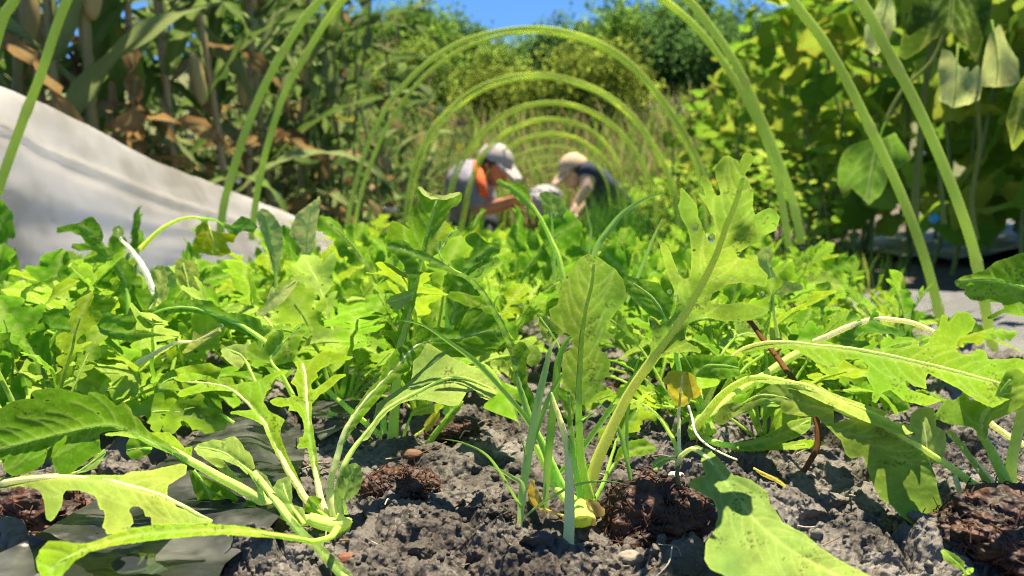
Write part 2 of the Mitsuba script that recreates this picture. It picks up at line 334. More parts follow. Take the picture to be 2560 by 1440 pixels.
# ------------------------------------------------------------------ black plastic mulch, grey mulch strip, white row cover
def ground_sheet(poly, step, zf, seed):
    P, Fa, dist = mesh_poly(Polygon(poly).buffer(14).buffer(-14), step)
    P = P + 10 * np.stack([meshkit.fbm(np.stack([P[:, 0] / 60, P[:, 1] / 60, P[:, 0] * 0 + s], 1), 2, seed) - .5 for s in (0, 5)], 1) * (dist < 1)[:, None]
    v = at(P[:, 0], P[:, 1], 1.0) - CAM
    z = np.zeros(len(P)) + zf
    for _ in range(2):
        Q = CAM + v * ((z - CAM[2]) / v[:, 2])[:, None]
        w = np.stack([Q[:, 0] * 14, Q[:, 1] * 14, Q[:, 0] * 0 + seed], 1)
        z = zf + 0.014 * (meshkit.fbm(w, 3, seed) - .5) + .005 * np.abs(meshkit.fbm(w * 3 + 9, 3, seed) - .5) + .007 * np.exp(-((P[:, 0] - 625) / 75) ** 2 - ((P[:, 1] - 1090) / 60) ** 2)
    Q = CAM + v * ((z - CAM[2]) / v[:, 2])[:, None]
    return Q, Fa[:, ::-1]
t = thing('black_plastic_sheet', 'wet torn black plastic mulch lying on the soil under the left plant', 'plastic sheet')
scene[t] = mikit.ply(ground_sheet(SHEETS[0], 9, .004, 3), 'black_plastic', smooth=True)
t = thing('black_plastic_sheet', 'grey black plastic mulch patch behind the left plant stalks', 'plastic sheet')
scene[t] = mikit.ply(ground_sheet(SHEETS[1], 9, .006, 4), 'black_plastic', smooth=True)
# water lying in a fold of the black sheet
t = thing('puddle', 'small puddle of water on the black plastic sheet at the bottom left', 'puddle')
P, Fa = ground_sheet([(270, 1405), (330, 1375), (390, 1370), (385, 1390), (420, 1420), (380, 1440), (300, 1435)], 8, .0085, 6); P[:, 2] = .0085
plain('water_skin', (.02, .025, .03), .03, specular=.8)
scene[t] = mikit.ply((P, Fa), 'water_skin', smooth=True)

def mulch(label, x0, x1, y0, y1, z0, seed, nx=60, ny=120, cat='plastic sheet'):
    X, Y = np.meshgrid(np.linspace(x0, x1, nx), np.linspace(y0, y1, ny))
    X = X + .06 * (meshkit.fbm(np.stack([Y * 3, Y * 0 + (X > (x0 + x1) / 2), Y * 0], -1), 3, seed) - .5)
    Z = terrain(X, Y) + z0 + .05 * (meshkit.fbm(np.stack([X * 7, Y * 5, X * 0], -1), 4, seed) - .3)
    V = np.stack([X, Y, Z], -1).reshape(-1, 3)
    t = thing('plastic_mulch', label, cat)
    scene[t] = mikit.ply((V, sheet(V, ny, nx)), 'grey_plastic', smooth=True)
mulch('grey plastic mulch strip on the path right of the salad bed', .50, .92, .75, 1.75, .03, 4)
mulch('sunlit grey plastic mulch on the slope behind the vine stems at the right', 1.25, 2.6, 2.5, 3.9, .03, 9)
mulch('pale plastic mulch far behind the lowest vine leaves', .95, 1.45, 3.2, 4.1, .02, 12)

def cover():
    """The white row cover, pulled off to the left of the hoops: top edge, folds and lower edge."""
    top = catmull([(-260, 90, 1.02), (0, 212, 1.10), (110, 258, 1.17), (240, 322, 1.28), (390, 402, 1.45), (520, 452, 1.62), (640, 500, 1.80), (760, 548, 2.0), (880, 596, 2.2)], 14)
    bot = catmull([(-260, 800, .98), (0, 735, 1.02), (110, 728, 1.06), (240, 710, 1.15), (390, 690, 1.3), (520, 670, 1.45), (640, 655, 1.62), (760, 640, 1.85), (880, 620, 2.1)], 14)
    n, m = len(top), 70
    s = np.linspace(0, 1, m)[None, :, None]
    A = at(top[:, 0], top[:, 1], top[:, 2]); B = at(bot[:, 0], bot[:, 1], bot[:, 2])
    V = A[:, None] * (1 - s) + B[:, None] * s
    u = np.linspace(0, 1, n)[:, None]; w = np.linspace(0, 1, m)[None, :]
    fold = lambda c, k, wd: np.exp(-((w - c - k * u) / wd) ** 2)
    out = .022 * np.sin(math.pi * np.clip(w, 0, 1)) ** .8 * (1 - .35 * u)
    out = out + .006 * fold(.16, .38, .035) - .006 * fold(.22, .42, .04) + .005 * fold(.52, .2, .06) - .006 * fold(.70, -.05, .09)
    out = out + .007 * np.tanh((w - (.13 + .42 * u + .03 * np.sin(u * 9))) / .014) + .003 * np.tanh(((.62 - .25 * u) - w) / .05)
    N3 = np.stack(np.broadcast_arrays(u * 7, w * 3, u * 0 + 1), -1)
    out = out + .024 * (meshkit.fbm(N3, 2, 5) - .5) * np.clip(w * 5, 0, 1) + .006 * np.abs(meshkit.fbm(N3 * 2.6, 2, 8) - .5) * np.clip(w * 6, .15, 1)
    d = np.array([.55, -.80, .22])
    V = V + out[..., None] * d
    # turn the top edge back over as a rolled hem
    back = np.array([-.25, .55, -.55]); back /= np.linalg.norm(back)
    hem = np.stack([V[:, 0] + back * a + np.array([0, 0, 1]) * b for a, b in ((.09, -.05), (.05, -.012), (.02, .004), (.008, .005))], 1)
    V = np.concatenate([hem, V], 1)
    V[..., 2] += .004 * (meshkit.fbm(np.stack(np.broadcast_arrays(u * 40, np.arange(m + 4)[None] * .05, u * 0), -1), 3, 2) - .5)
    return V.reshape(-1, 3), sheet(V.reshape(-1, 3), n, m + 4)
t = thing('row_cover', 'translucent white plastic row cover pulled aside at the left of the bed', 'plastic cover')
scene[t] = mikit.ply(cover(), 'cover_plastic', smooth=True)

# ------------------------------------------------------------------ hoops of green bamboo over the bed
def strip(t, pts, y, lean, w, nodes=True, seed=0):
    P = catmull(pts, 10)
    Q = at(P[:, 0], P[:, 1], y + lean * (P[:, 0] - 1370) / 1000.0)
    rr = np.random.default_rng(seed)
    L = np.concatenate([[0], np.cumsum(np.linalg.norm(np.diff(Q, axis=0), axis=1))])
    s = np.linspace(0, L[-1], max(80, int(L[-1] / .008)))
    Q = np.stack([np.interp(s, L, Q[:, i]) for i in range(3)], 1)
    r = np.full(len(s), w / 2)
    g = meshkit.fbm(np.stack([s * 9, s * 0 + seed, s * 0], 1), 3)
    col = lin(.58, .72, .17)[None] * (.75 + .5 * g)[:, None] + lin(.2, .12, 0) * np.clip(g - .55, 0, 1)[:, None] * 2
    if nodes:
        for x in np.arange(rr.uniform(.05, .25), L[-1], .24):
            k = np.exp(-((s - x) / .005) ** 2); r = r * (1 + .22 * k); col = col * (1 - .35 * k[:, None]) + lin(.6, .55, .25) * .35 * k[:, None]
    n = 10
    V, Fa = tube(Q, r, n, flat=.62, flatdir=[0, 1, 0])
    C = np.vstack([np.repeat(col, n, 0), col[:1], col[-1:]])
    part(t, 'bamboo_strip', mikit.ply((V, Fa), 'hoop_green', smooth=True, color=C))

def hoop(label, strips):
    t = thing('bamboo_hoop', label, 'hoop', 'bamboo hoops over the salad bed')
    for i, (pts, y, lean, w) in enumerate(strips): strip(t, pts, y, lean, w, seed=len(taken) + i)
hoop('nearest green bamboo hoop, its top above the picture, strips crossing both upper corners', [
    ([(-120, 640), (-75, 380), (0, 68), (45, -20), (150, -300), (420, -560), (800, -690), (1200, -720), (1600, -600), (1940, -330), (2150, 0), (2215, 120), (2280, 240), (2340, 370), (2400, 520), (2440, 650), (2478, 850), (2492, 930)], .86, .02, .0122),
    ([(-60, 640), (0, 462), (52, 315), (100, 192), (168, 0), (300, -260), (560, -490), (900, -600), (1250, -590), (1600, -430), (1830, -210), (1980, 0), (2050, 90), (2110, 190), (2180, 330), (2250, 480), (2310, 640), (2350, 790), (2362, 850)], .95, .02, .0122)])
hoop('second bamboo hoop from the front, top cut off by the upper picture edge', [
    ([(545, 640), (558, 520), (583, 425), (615, 325), (658, 222), (712, 122), (795, 8), (960, -110), (1130, -168), (1300, -180), (1450, -150), (1600, -85), (1718, 0), (1770, 60), (1820, 130), (1862, 205), (1900, 290), (1940, 385), (1968, 460), (1990, 535), (2002, 610)], 1.33, .03, .0145),
    ([(628, 600), (640, 500), (655, 420), (680, 325), (715, 225), (765, 135), (858, 0), (990, -85), (1130, -130), (1300, -140), (1450, -115), (1580, -55), (1680, 15), (1760, 90), (1830, 190), (1880, 280), (1920, 370), (1950, 480), (1972, 620)], 1.40, .03, .0125)])
hoop('third hoop from the front, the whole arch seen against the sky line', [
    ([(862, 640), (868, 560), (882, 490), (903, 410), (933, 330), (982, 248), (1055, 168), (1145, 108), (1248, 78), (1345, 70), (1430, 83), (1500, 108), (1570, 152), (1630, 215), (1690, 298), (1730, 368), (1758, 430), (1778, 500), (1790, 620)], 2.0, .03, .0125),
    ([(872, 640), (884, 575), (903, 480), (925, 415), (952, 348), (990, 278), (1062, 190), (1150, 126), (1250, 90), (1350, 80), (1440, 96), (1510, 122), (1580, 172), (1640, 238), (1700, 330), (1740, 420), (1762, 520), (1770, 620)], 2.06, .03, .011)])
far_hoops = [
    ('fourth hoop from the front, spanning just inside the whole arch', [(1003, 600), (1012, 540), (1030, 432), (1066, 342), (1115, 280), (1182, 225), (1260, 195), (1340, 185), (1420, 196), (1500, 226), (1572, 278), (1622, 342), (1662, 412), (1692, 492), (1705, 600)], 2.58, (8, 9)),
    ('fifth hoop from the front, framing the crouching people', [(1105, 600), (1118, 500), (1142, 418), (1186, 350), (1240, 296), (1310, 264), (1385, 255), (1450, 266), (1512, 296), (1562, 342), (1602, 402), (1632, 480), (1645, 600)], 3.14, (5, 6)),
    ('sixth hoop from the front, passing across the grey cap', [(1148, 590), (1155, 540), (1170, 470), (1196, 400), (1232, 355), (1280, 320), (1330, 301), (1385, 296), (1440, 307), (1492, 336), (1530, 380), (1552, 430), (1562, 500), (1566, 590)], 3.62, (5, 4)),
    ('seventh hoop from the front, crossing the dark face', [(1168, 590), (1178, 540), (1205, 460), (1240, 396), (1290, 355), (1345, 336), (1385, 332), (1440, 344), (1490, 375), (1530, 422), (1548, 500), (1552, 590)], 4.05, (4, 5)),
    ('eighth hoop from the front, small and far', [(1198, 580), (1215, 480), (1252, 420), (1300, 386), (1375, 366), (1430, 375), (1480, 402), (1514, 450), (1525, 510), (1528, 580)], 4.79, None),
    ('ninth hoop from the front, small and far behind the grey cap', [(1232, 580), (1244, 490), (1265, 446), (1305, 410), (1375, 392), (1440, 402), (1482, 432), (1503, 480), (1508, 580)], 5.5, None),
    ('tenth hoop, second smallest', [(1258, 580), (1268, 490), (1284, 458), (1315, 430), (1372, 413), (1430, 420), (1466, 450), (1480, 500), (1483, 580)], 6.2, None),
    ('smallest and farthest hoop at the end of the bed', [(1276, 580), (1283, 510), (1298, 478), (1332, 449), (1375, 437), (1420, 446), (1450, 476), (1460, 520), (1462, 580)], 7.3, None)]
for lab, pts, y, second in far_hoops:
    s = [(pts, y, .04, .0122)]
    if second: s.append(([(px + second[0] * (1 if px < 1370 else -.6) + 2, py + second[1]) for px, py in pts], y + .05, .04, .011))
    hoop(lab, s)
# ------------------------------------------------------------------ leaf builders
def col_leaf(P, dist, ribd, veind, base, seed, edge=.0012, rib=.0012, vein=.0006, rnd=None):
    """Pigment per vertex: paler midrib, veins and margin, slow mottling; the margin also has a painted edge highlight."""
    n = len(P)
    g = meshkit.fbm(np.stack([P[:, 0], P[:, 1], np.zeros(n) + seed], 1), 3, 4)
    c = base[None] * (.70 + .60 * g)[:, None]
    pale = base * .45 + lin(.42, .50, .16) * .75
    c = c + (pale - c) * (.85 * np.exp(-(ribd / rib) ** 2))[:, None]
    if veind is not None: c = c + (pale - c) * (.42 * np.exp(-(veind / vein) ** 2))[:, None]
    c = c + (base * 1.2 + lin(.10, .10, .02) - c) * (.5 * np.exp(-(dist / edge) ** 2))[:, None]  # pale leaf margin, with the bright rim highlight painted into its colour
    return np.clip(c, .004, .85)

def seg_dist(P, A, B):
    """Distance of each point to the nearest of the segments A-B."""
    d = np.full(len(P), 1e9)
    for a, b in zip(A, B):
        ab = b - a; t = np.clip(((P - a) @ ab) / (ab @ ab + 1e-12), 0, 1)
        d = np.minimum(d, np.linalg.norm(P - a - t[:, None] * ab, axis=1))
    return d

def outline_lobed(L, W, lobes, depth, tooth, seed, term=.36):
    rr = np.random.default_rng(seed)
    def blade(base, ang, ln, wd, nt, jag):
        """A lobe with a few coarse forward teeth: pointed or blunt tip."""
        d, nn = np.array([math.cos(ang), math.sin(ang)]), np.array([-math.sin(ang), math.cos(ang)])
        side = []
        for sg in (-1, 1):
            pts = []
            for i in range(nt):
                f = .16 + .62 * (i + .35) / nt
                w = wd * math.sin(math.pi * (f * .80 + .14)) ** .8
                pts += [((f - .16 / nt) * ln, w * (1 - jag * rr.uniform(.35, .9))), ((f + .22 / nt) * ln, w * rr.uniform(.95, 1.18))]
            pts += [(.95 * ln, wd * rr.uniform(.22, .42))]
            side.append([(max(0, a), sg * b) for a, b in pts])
        tip = [(ln * rr.uniform(1.0, 1.1), wd * rr.uniform(-.25, .25))]
        P = np.array([(-.12 * ln, -wd * .35)] + side[0] + tip + side[1][::-1] + [(-.12 * ln, wd * .35)])
        return Polygon(base + P[:, :1] * d + P[:, 1:] * nn).buffer(0)
    y0 = L * (1 - term)
    parts = [blade(np.array([0, y0 * .97]), math.pi / 2 + rr.normal(0, .06), L * term, W * rr.uniform(.50, .78), int(rr.integers(2, 4)), .25 + 2 * tooth)]
    s = np.linspace(0, y0 * 1.05, 12); wing = W * (.05 + rr.uniform(.12, .26) * (s / L) * (1.35 - depth))
    parts.append(Polygon(np.vstack([np.stack([wing, s], 1), np.stack([-wing[::-1], s[::-1]], 1)])).buffer(0))
    for k in range(lobes):
        f_ = (k + .75) / (lobes + .1)
        for sgn in (-1, 1):
            y = y0 * (f_ * .84 + .06 + rr.uniform(-.04, .04)); ln = W * (.42 + .75 * f_) * rr.uniform(.8, 1.2); wd = (y0 / lobes) * rr.uniform(.25, .36) * (1.3 - .35 * depth)
            q = blade(np.zeros(2), math.radians(rr.uniform(22, 48)), ln, wd, 2, .2 + 2 * tooth)
            c = np.array(q.exterior.coords); c[:, 0] *= sgn
            parts.append(Polygon(c + [0, y]).buffer(0))
    p = unary_union(parts)
    r = W * .06
    p = p.buffer(r * .7).buffer(-1.5 * r).buffer(.9 * r)
    return p if p.geom_type == 'Polygon' else max(p.geoms, key=lambda g: g.area)
def proto_leaf(L, W, lobes, depth, tooth, seed, petiole, elev, bend, roll, cup, base, step, az, twist=0.):
    """A leaf of a field plant from the plant's foot at the origin: (blade V F C, stalk V F C)."""
    rr = np.random.default_rng(seed)
    tot = petiole + L
    n = 26; s = np.linspace(0, tot, n); th = elev - bend * (s / tot) ** 1.5
    ds = tot / (n - 1)
    sp = np.concatenate([[[0, 0]], np.cumsum(np.stack([np.cos(th[:-1]), np.sin(th[:-1])], 1) * ds, 0)])
    side = np.cumsum(rr.normal(0, .05, n)) * ds * 3
    ca, sa = math.cos(az), math.sin(az)
    C3 = np.stack([sp[:, 0] * ca - side * sa, sp[:, 0] * sa + side * ca, sp[:, 1]], 1)
    tt = np.gradient(C3, axis=0); tt /= np.linalg.norm(tt, axis=1, keepdims=True)
    lat = np.cross(tt, [0, 0, 1.0]); lat /= np.linalg.norm(lat, axis=1, keepdims=True) + 1e-9
    up = np.cross(lat, tt)
    ro = roll + twist * s / tot
    l2 = lat * np.cos(ro)[:, None] + up * np.sin(ro)[:, None]; u2 = np.cross(l2, tt)
    poly = outline_lobed(L, W, lobes, depth, tooth, seed)
    P, Fa, dist = mesh_poly(poly, step)
    sy = petiole + np.clip(P[:, 1], 0, L * 1.1)
    f3 = lambda A: np.stack([np.interp(sy, s, A[:, i]) for i in range(3)], 1)
    x = P[:, 0]; ax = np.abs(x)
    w = meshkit.fbm(np.stack([P[:, 0] * 60, P[:, 1] * 60, np.zeros(len(P)) + seed], 1), 2, 1) - .5
    out = cup * ax ** 1.0 - 7 * cup * ax ** 2 + .010 * w * np.clip(ax / .012, .15, 1.6) + .003 * np.sin(P[:, 1] * 160 + seed) * np.clip(ax / W, 0, 1)
    extra = np.clip(P[:, 1] - L, 0, 1)[:, None] * 0
    V = f3(C3) + x[:, None] * f3(l2) + out[:, None] * f3(u2) + extra
    vy = np.arange(.1, .95, .12) * L
    A = np.stack([vy * 0, vy], 1); A = np.vstack([A, A]); B = A + np.concatenate([np.tile([W * .9, W * .62], (len(vy), 1)), np.tile([-W * .9, W * .62], (len(vy), 1))])
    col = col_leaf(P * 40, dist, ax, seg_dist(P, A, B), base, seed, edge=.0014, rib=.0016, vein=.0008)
    m = 14; k = np.linspace(0, n - 1, m).round().astype(int)
    k = k[s[k] < petiole + L * .85]
    r = np.interp(s[k] / tot, [0, .35, 1], [.0022, .0016, .0003]) * (tot / .15)
    Q = C3[k] - u2[k] * (r * .5)[:, None]
    sv, sf = tube(Q, r, 6, flat=.8)
    sc = np.tile(base * .9 + lin(.32, .36, .12), (len(sv), 1)) * (.85 + .3 * rr.random((len(sv), 1)))
    return (V, Fa, col), (sv, sf, sc)

# hero leaves: outline seen in the photograph, unprojected to a curved sheet of its own depth
CROPS = dict(a=(0, 900, 2.6667), b=(450, 800, 2.25), c=(850, 440, 2.1818), d=(1250, 350, 2.2154), e=(1250, 950, 2.939), g=(1700, 750, 2.88), k=(2060, 600, 1.7143), m=(1700, 600, 1.7143), n=(0, 520, 2.9767), o=(0, 0, 1.0))
def px(crop, s):
    """'x,y x,y ...' or 'x,y,depth_cm ...' in a crop -> array in photograph pixels."""
    rows = [q.split(',') for q in s.split()]
    a = np.array([[float(v.lstrip('h')) for v in q] for q in rows])
    ox, oy, k = CROPS[crop]; a[:, 0] = ox + a[:, 0] / k; a[:, 1] = oy + a[:, 1] / k
    for i, q in enumerate(rows):    # 'h2.5': lies 2.5 cm above the bed's level
        if len(q) > 2 and q[2][0] == 'h':
            v = at([a[i, 0]], [a[i, 1]], 1.0)[0] - CAM; a[i, 2] = 100 * (a[i, 2] / 100 - CAM[2]) / v[2]
    return a
def rib_depth(P, rib, up, rt, fold, curl, sig=22.):
    """Smooth depth of a sheet hung on its midrib (pixels and cm)."""
    r = catmull(rib, 12)
    d2 = ((P[:, None] - r[None, :, :2]) ** 2).sum(-1)
    w = np.exp(-(d2 - d2.min(1, keepdims=True)) / (2 * sig ** 2)); w /= w.sum(1, keepdims=True)
    q = w @ r
    dx, dy = P[:, 0] - q[:, 0], q[:, 1] - P[:, 1]
    lat = np.hypot(dx, dy)
    return q[:, 2] + up * dy / 100 + rt * dx / 100 + fold * lat / 100 + curl * (lat / 100) ** 2, lat

GREEN = lin(.21, .39, .024)
def leaf(plant, crop, poly, rib, up=0., rt=0., fold=0., curl=0., r=(2.2, .5), base=None, step=4.4, wave=.14, name='leaf', ribcrop=None, label=None, holes=(), ribside=1, veins=True, seed=None, raised=False, bs='leaf_bump', stalkcol=None, blade=True):
    base = GREEN if base is None else lin(*base)
    seed = len(taken) if seed is None else seed
    rr = np.random.default_rng(seed)
    rb = px(ribcrop or crop, rib)
    if blade:
        pp = px(crop, poly)[:, :2]
        pg = Polygon(pp).buffer(0)
        if pg.geom_type != 'Polygon': pg = max(pg.geoms, key=lambda q: q.area)
        pg = pg.buffer(3).buffer(-6).buffer(3)
        if pg.geom_type != 'Polygon': pg = max(pg.geoms, key=lambda q: q.area)
        for h in holes: pg = pg.difference(Polygon(px(crop, h)[:, :2]).buffer(0))
        P, Fa, dist = mesh_poly(pg, step)
        # crisp uneven margin
        jit = 1.6 * np.stack([meshkit.fbm(np.stack([P[:, 0] / 9, P[:, 1] / 9, P[:, 0] * 0 + o + seed], 1), 2) - .5 for o in (0, 40)], 1) * (dist < 1)[:, None] * 2
        P = P + jit
        D, lat = rib_depth(P, rb, up, rt, fold, curl)
        S = np.stack([P[:, 0] / 62, P[:, 1] / 62, P[:, 0] * 0 + seed * 3.1], 1)
        D = D + wave * 3.0 * (meshkit.fbm(S * .8, 1, 2) - .5) * np.clip(lat / 30, .1, 1) + wave * .16 * (meshkit.fbm(S * 2.5, 1, 3) - .5)
        rc = catmull(rb, 12)[:, :2]
        ribd = cKDTree(rc).query(P)[0]
        sc = 60.0 / 2
        vd = None
        if veins:
            tang = np.gradient(rc, axis=0); tang /= np.linalg.norm(tang, axis=1, keepdims=True) + 1e-9
            L = np.concatenate([[0], np.cumsum(np.linalg.norm(np.diff(rc, axis=0), axis=1))])
            A, B, A2, B2 = [], [], [], []
            for s_ in np.arange(16, L[-1], 40):
                for sg in (-1, 1):
                    k = int(np.searchsorted(L, s_ + rr.uniform(-9, 9)).clip(0, len(rc) - 1)); t = tang[k]; nrm = np.array([-t[1], t[0]]) * sg
                    p0 = rc[k]; a0 = rr.uniform(.7, .95)
                    for q in range(4):
                        dirn = t * (.72 + .22 * q) + nrm * (a0 - .14 * q); dirn /= np.linalg.norm(dirn)
                        p1 = p0 + dirn * 27; A.append(p0); B.append(p1)
                        if q in (1, 2):
                            br = t * (1.0 if q == 1 else .1) + nrm * (.35 if q == 1 else 1.0); br /= np.linalg.norm(br); A2.append(p1); B2.append(p1 + br * 24)
                        p0 = p1
            vd = seg_dist(P, A, B)
            v2 = seg_dist(P, A2, B2)
            pil = np.minimum(vd, v2 * 1.2)
            D = D + (-.8 if raised else 1) * (.022 * np.exp(-(vd / 4.5) ** 2) - .015 * np.clip(pil / 15, 0, 1) ** 1.2)
            vd = np.minimum(vd, v2 + 2.2)
        D = D + .06 * np.exp(-(ribd / 7) ** 2) * (0 if raised else 1)
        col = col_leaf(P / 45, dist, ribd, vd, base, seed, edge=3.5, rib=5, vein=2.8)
        nt = meshkit.fbm(np.concatenate([P / 13, P[:, :1] * 0 + seed], 1), 2, 6)
        col = col + (base * .6 + lin(.30, .36, .11) - col) * (.22 * np.exp(-((nt - .5) / .035) ** 2))[:, None]
        big = meshkit.fbm(np.concatenate([P / 130, P[:, :1] * 0 + seed * 2], 1), 2, 8)[:, None]
        col = col * (1 + (big - .5) * lin(.55, .15, .0)) * (.94 + .12 * rr.random((len(P), 1)))
        # small dark specks of splashed soil
        sp = meshkit.noise(np.concatenate([P / 3.2, P[:, :1] * 0 + seed], 1), 9) * meshkit.noise(np.concatenate([P / 40, P[:, :1] * 0 + seed], 1), 5)
        col = col + (lin(.05, .05, .02) - col) * (np.clip((sp - .60) * 9, 0, .7))[:, None]
        V = at(P[:, 0], P[:, 1], D / 100)
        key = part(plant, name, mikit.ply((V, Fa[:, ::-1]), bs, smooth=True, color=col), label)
    else:
        key = numbered(plant + '__' + name)
        if label: labels[key] = {'label': label}
    if r is not None:
        q = catmull(rb, 8); L = np.linspace(0, 1, len(q))
        rad = (r[0] + (r[1] - r[0]) * L ** .65) / 1000
        Q = at(q[:, 0], q[:, 1], q[:, 2] / 100 + (rad * np.interp(L, [.25, .45], [0, 1.5]) if blade and not raised else -rad * .3))
        Q = Q + .0004 * np.cumsum(rr.normal(0, .25, Q.shape), 0) * np.sin(np.pi * L)[:, None]
        v, f_ = tube(Q, rad, 10, flat=.85)
        cc = lin(.40, .50, .17) * .55 + base * .75 if stalkcol is None else lin(*stalkcol) * 1.12
        g = meshkit.fbm(v * 400, 2)
        LL = np.concatenate([np.repeat(L, 10), [0, 1]])[:, None]
        cc = (cc * (1 + .30 * (1 - LL)) * (.85 + .3 * g)[:, None]) 
        if blade:
            part(key, 'midrib', mikit.ply((v, f_), 'stalk', smooth=True, color=np.clip(cc * 1.3, 0, .88)))
        else:
            scene[key] = mikit.ply((v, f_), 'stalk', smooth=True, color=np.clip(cc * 1.3, 0, .88))
    return key

def grass(t, crop, rib, w=2.0, col=(.20, .42, .04), name='blade', dry_tip=False, seed=0):
    """A grass blade: a folded strip that narrows to its tip; width in mm at the foot."""
    q = catmull(px(crop, rib), 10); L = np.linspace(0, 1, len(q))
    Q = at(q[:, 0], q[:, 1], q[:, 2] / 100)
    tt = np.gradient(Q, axis=0); tt /= np.linalg.norm(tt, axis=1, keepdims=True)
    view = Q - CAM; view /= np.linalg.norm(view, axis=1, keepdims=True)
    rr = np.random.default_rng(seed + len(taken)); nz = np.array([rr.normal(0, .5), -1, rr.uniform(-.1, .7)]); nz /= np.linalg.norm(nz)
    lat = np.cross(tt, nz); lat /= np.linalg.norm(lat, axis=1, keepdims=True); up = np.cross(lat, tt)
    wd = w / 2000 * np.clip(np.minimum(1, (1 - L) * 2.2) ** .7, .06, 1) * np.clip(.65 + L * 2, 0, 1)
    V = np.stack([Q - lat * wd[:, None] + up * (wd * .45)[:, None], Q, Q + lat * wd[:, None] + up * (wd * .45)[:, None]], 1).reshape(-1, 3)
    c = np.repeat(lin(*col)[None] * (1.4 - .35 * L)[:, None] + lin(.16, .12, .10) * np.clip(.25 - L, 0, 1)[:, None] * 3, 3, 0)
    c[1::3] = c[1::3] * .6 + lin(.4, .5, .2) * .5
    if dry_tip: c = c + (lin(.28, .16, .05) - c) * np.repeat(np.clip((L - .62) * 4, 0, 1), 3)[:, None]
    return part(t, name, mikit.ply((V, sheet(V, len(q), 3)), 'leaf', smooth=True, color=np.clip(c, .01, .8)))
# ------------------------------------------------------------------ the salad plants nearest to the camera
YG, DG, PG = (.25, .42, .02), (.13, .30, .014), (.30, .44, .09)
SP = 'salad plant'
# left plant, rooted beside the left peat plug
p = thing('salad_plant', 'salad plant rooted at the lower left, lobed leaves spreading over black plastic', SP)
leaf(p, 'a', '-420,470 -300,400 -150,350 0,325 40,300 110,265 250,255 208,232 220,205 330,183 430,195 520,220 582,240 590,215 640,215 700,235 760,290 770,308 830,285 870,320 890,370 930,395 985,470 1100,545 1260,660 1255,720 1160,640 1040,560 960,520 860,478 760,470 662,490 668,560 675,610 600,660 500,735 440,778 400,775 360,720 345,665 385,600 440,545 452,484 420,520 330,590 308,620 300,680 240,730 180,755 80,770 30,745 25,690 45,650 10,665 -60,690 -200,690 -380,600',
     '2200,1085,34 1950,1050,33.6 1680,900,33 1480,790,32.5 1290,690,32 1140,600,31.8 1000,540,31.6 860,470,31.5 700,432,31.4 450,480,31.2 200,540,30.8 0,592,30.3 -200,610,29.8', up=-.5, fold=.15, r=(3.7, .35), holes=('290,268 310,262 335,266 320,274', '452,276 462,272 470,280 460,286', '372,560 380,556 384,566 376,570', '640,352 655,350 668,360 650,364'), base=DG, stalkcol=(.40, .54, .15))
leaf(p, 'a', '2000,1170 1800,1140 1600,1105 1420,1095 1300,1095 1150,1097 1020,1100 880,1120 730,1170 600,1220 500,1222 430,1205 320,1205 270,1260 240,1330 250,1400 280,1440 300,1490 380,1490 430,1420 500,1340 600,1280 750,1240 1000,1205 1250,1180 1500,1165 1800,1185 2000,1200',
     '2250,1120,h1 2200,1180,h1 2090,1205,h1 1980,1185,h1.4 1800,1162,h2 1600,1138,h2.4 1420,1132,h2.5 1200,1140,h2.6 1000,1155,h2.6 800,1190,h2.6 600,1250,h2.4 450,1320,h2.2 330,1400,h1.8', up=1.9, curl=-.8, r=(1.6, .4), base=YG)
leaf(p, 'b', '680,1010 640,930 610,870 560,790 520,720 465,590 410,560 330,535 245,522 330,510 420,503 400,480 360,430 290,400 200,395 100,410 0,435 -20,420 0,395 110,355 180,352 120,335 0,350 -40,330 0,300 60,295 150,310 230,345 290,370 360,350 440,345 470,320 540,290 610,280 600,300 540,320 500,355 520,385 490,400 470,460 500,510 590,560 570,600 565,650 600,750 650,850 700,960 720,1010',
     '890,1130,34 720,1020,34.3 660,930,34.6 600,840,35 540,720,35.6 490,610,36.2 440,530,36.9 370,450,37.6 280,385,38.2 150,355,38.8 20,350,39.2', up=3.0, fold=-.3, r=(2.4, .5), base=YG, stalkcol=(.52, .62, .24))
leaf(p, 'b', '830,1070 800,950 775,800 760,680 742,560 742,470 762,450 790,420 850,380 900,330 940,312 930,302 870,305 800,360 760,390 742,395 737,360 780,320 765,300 800,270 870,240 960,220 1005,200 935,205 940,180 860,185 850,170 790,180 760,205 740,220 660,230 640,235 660,270 640,330 620,350 655,380 670,440 640,420 610,440 550,435 500,455 520,480 580,490 620,480 610,500 580,540 620,510 660,515 690,560 700,620 690,660 665,660 672,690 650,720 690,725 715,715 730,780 750,880 790,1000 812,1075',
     '880,1120,33.8 820,1075,34 775,930,34.6 748,760,35.6 722,600,36.8 708,450,38.2 705,340,39.4 690,250,40.4', up=3.2, fold=-.35, r=(2.3, .6), base=YG, stalkcol=(.58, .66, .30), wave=.2)
leaf(p, 'c', '0,1450 60,1300 150,1170 220,1105 240,1030 300,950 390,890 440,835 520,825 600,828 640,850 680,760 690,740 730,715 800,722 860,760 890,850 905,900 850,950 800,965 740,990 660,990 600,985 560,960 480,905 460,930 440,970 400,1010 380,1060 330,1090 260,1150 200,1230 130,1310 60,1400 20,1470',
     '-22,1880,33.7 -42,1800,33.8 -54,1710,34 -40,1620,34.1 -8,1520,34.3 30,1400,34.6 100,1280,35.2 200,1160,36 310,1040,36.8 420,930,37.5 540,890,38.1 660,880,38.6 780,850,39.2 870,850,39.6', up=.15, fold=.3, r=(2.6, .4), base=DG, stalkcol=(.46, .58, .22))
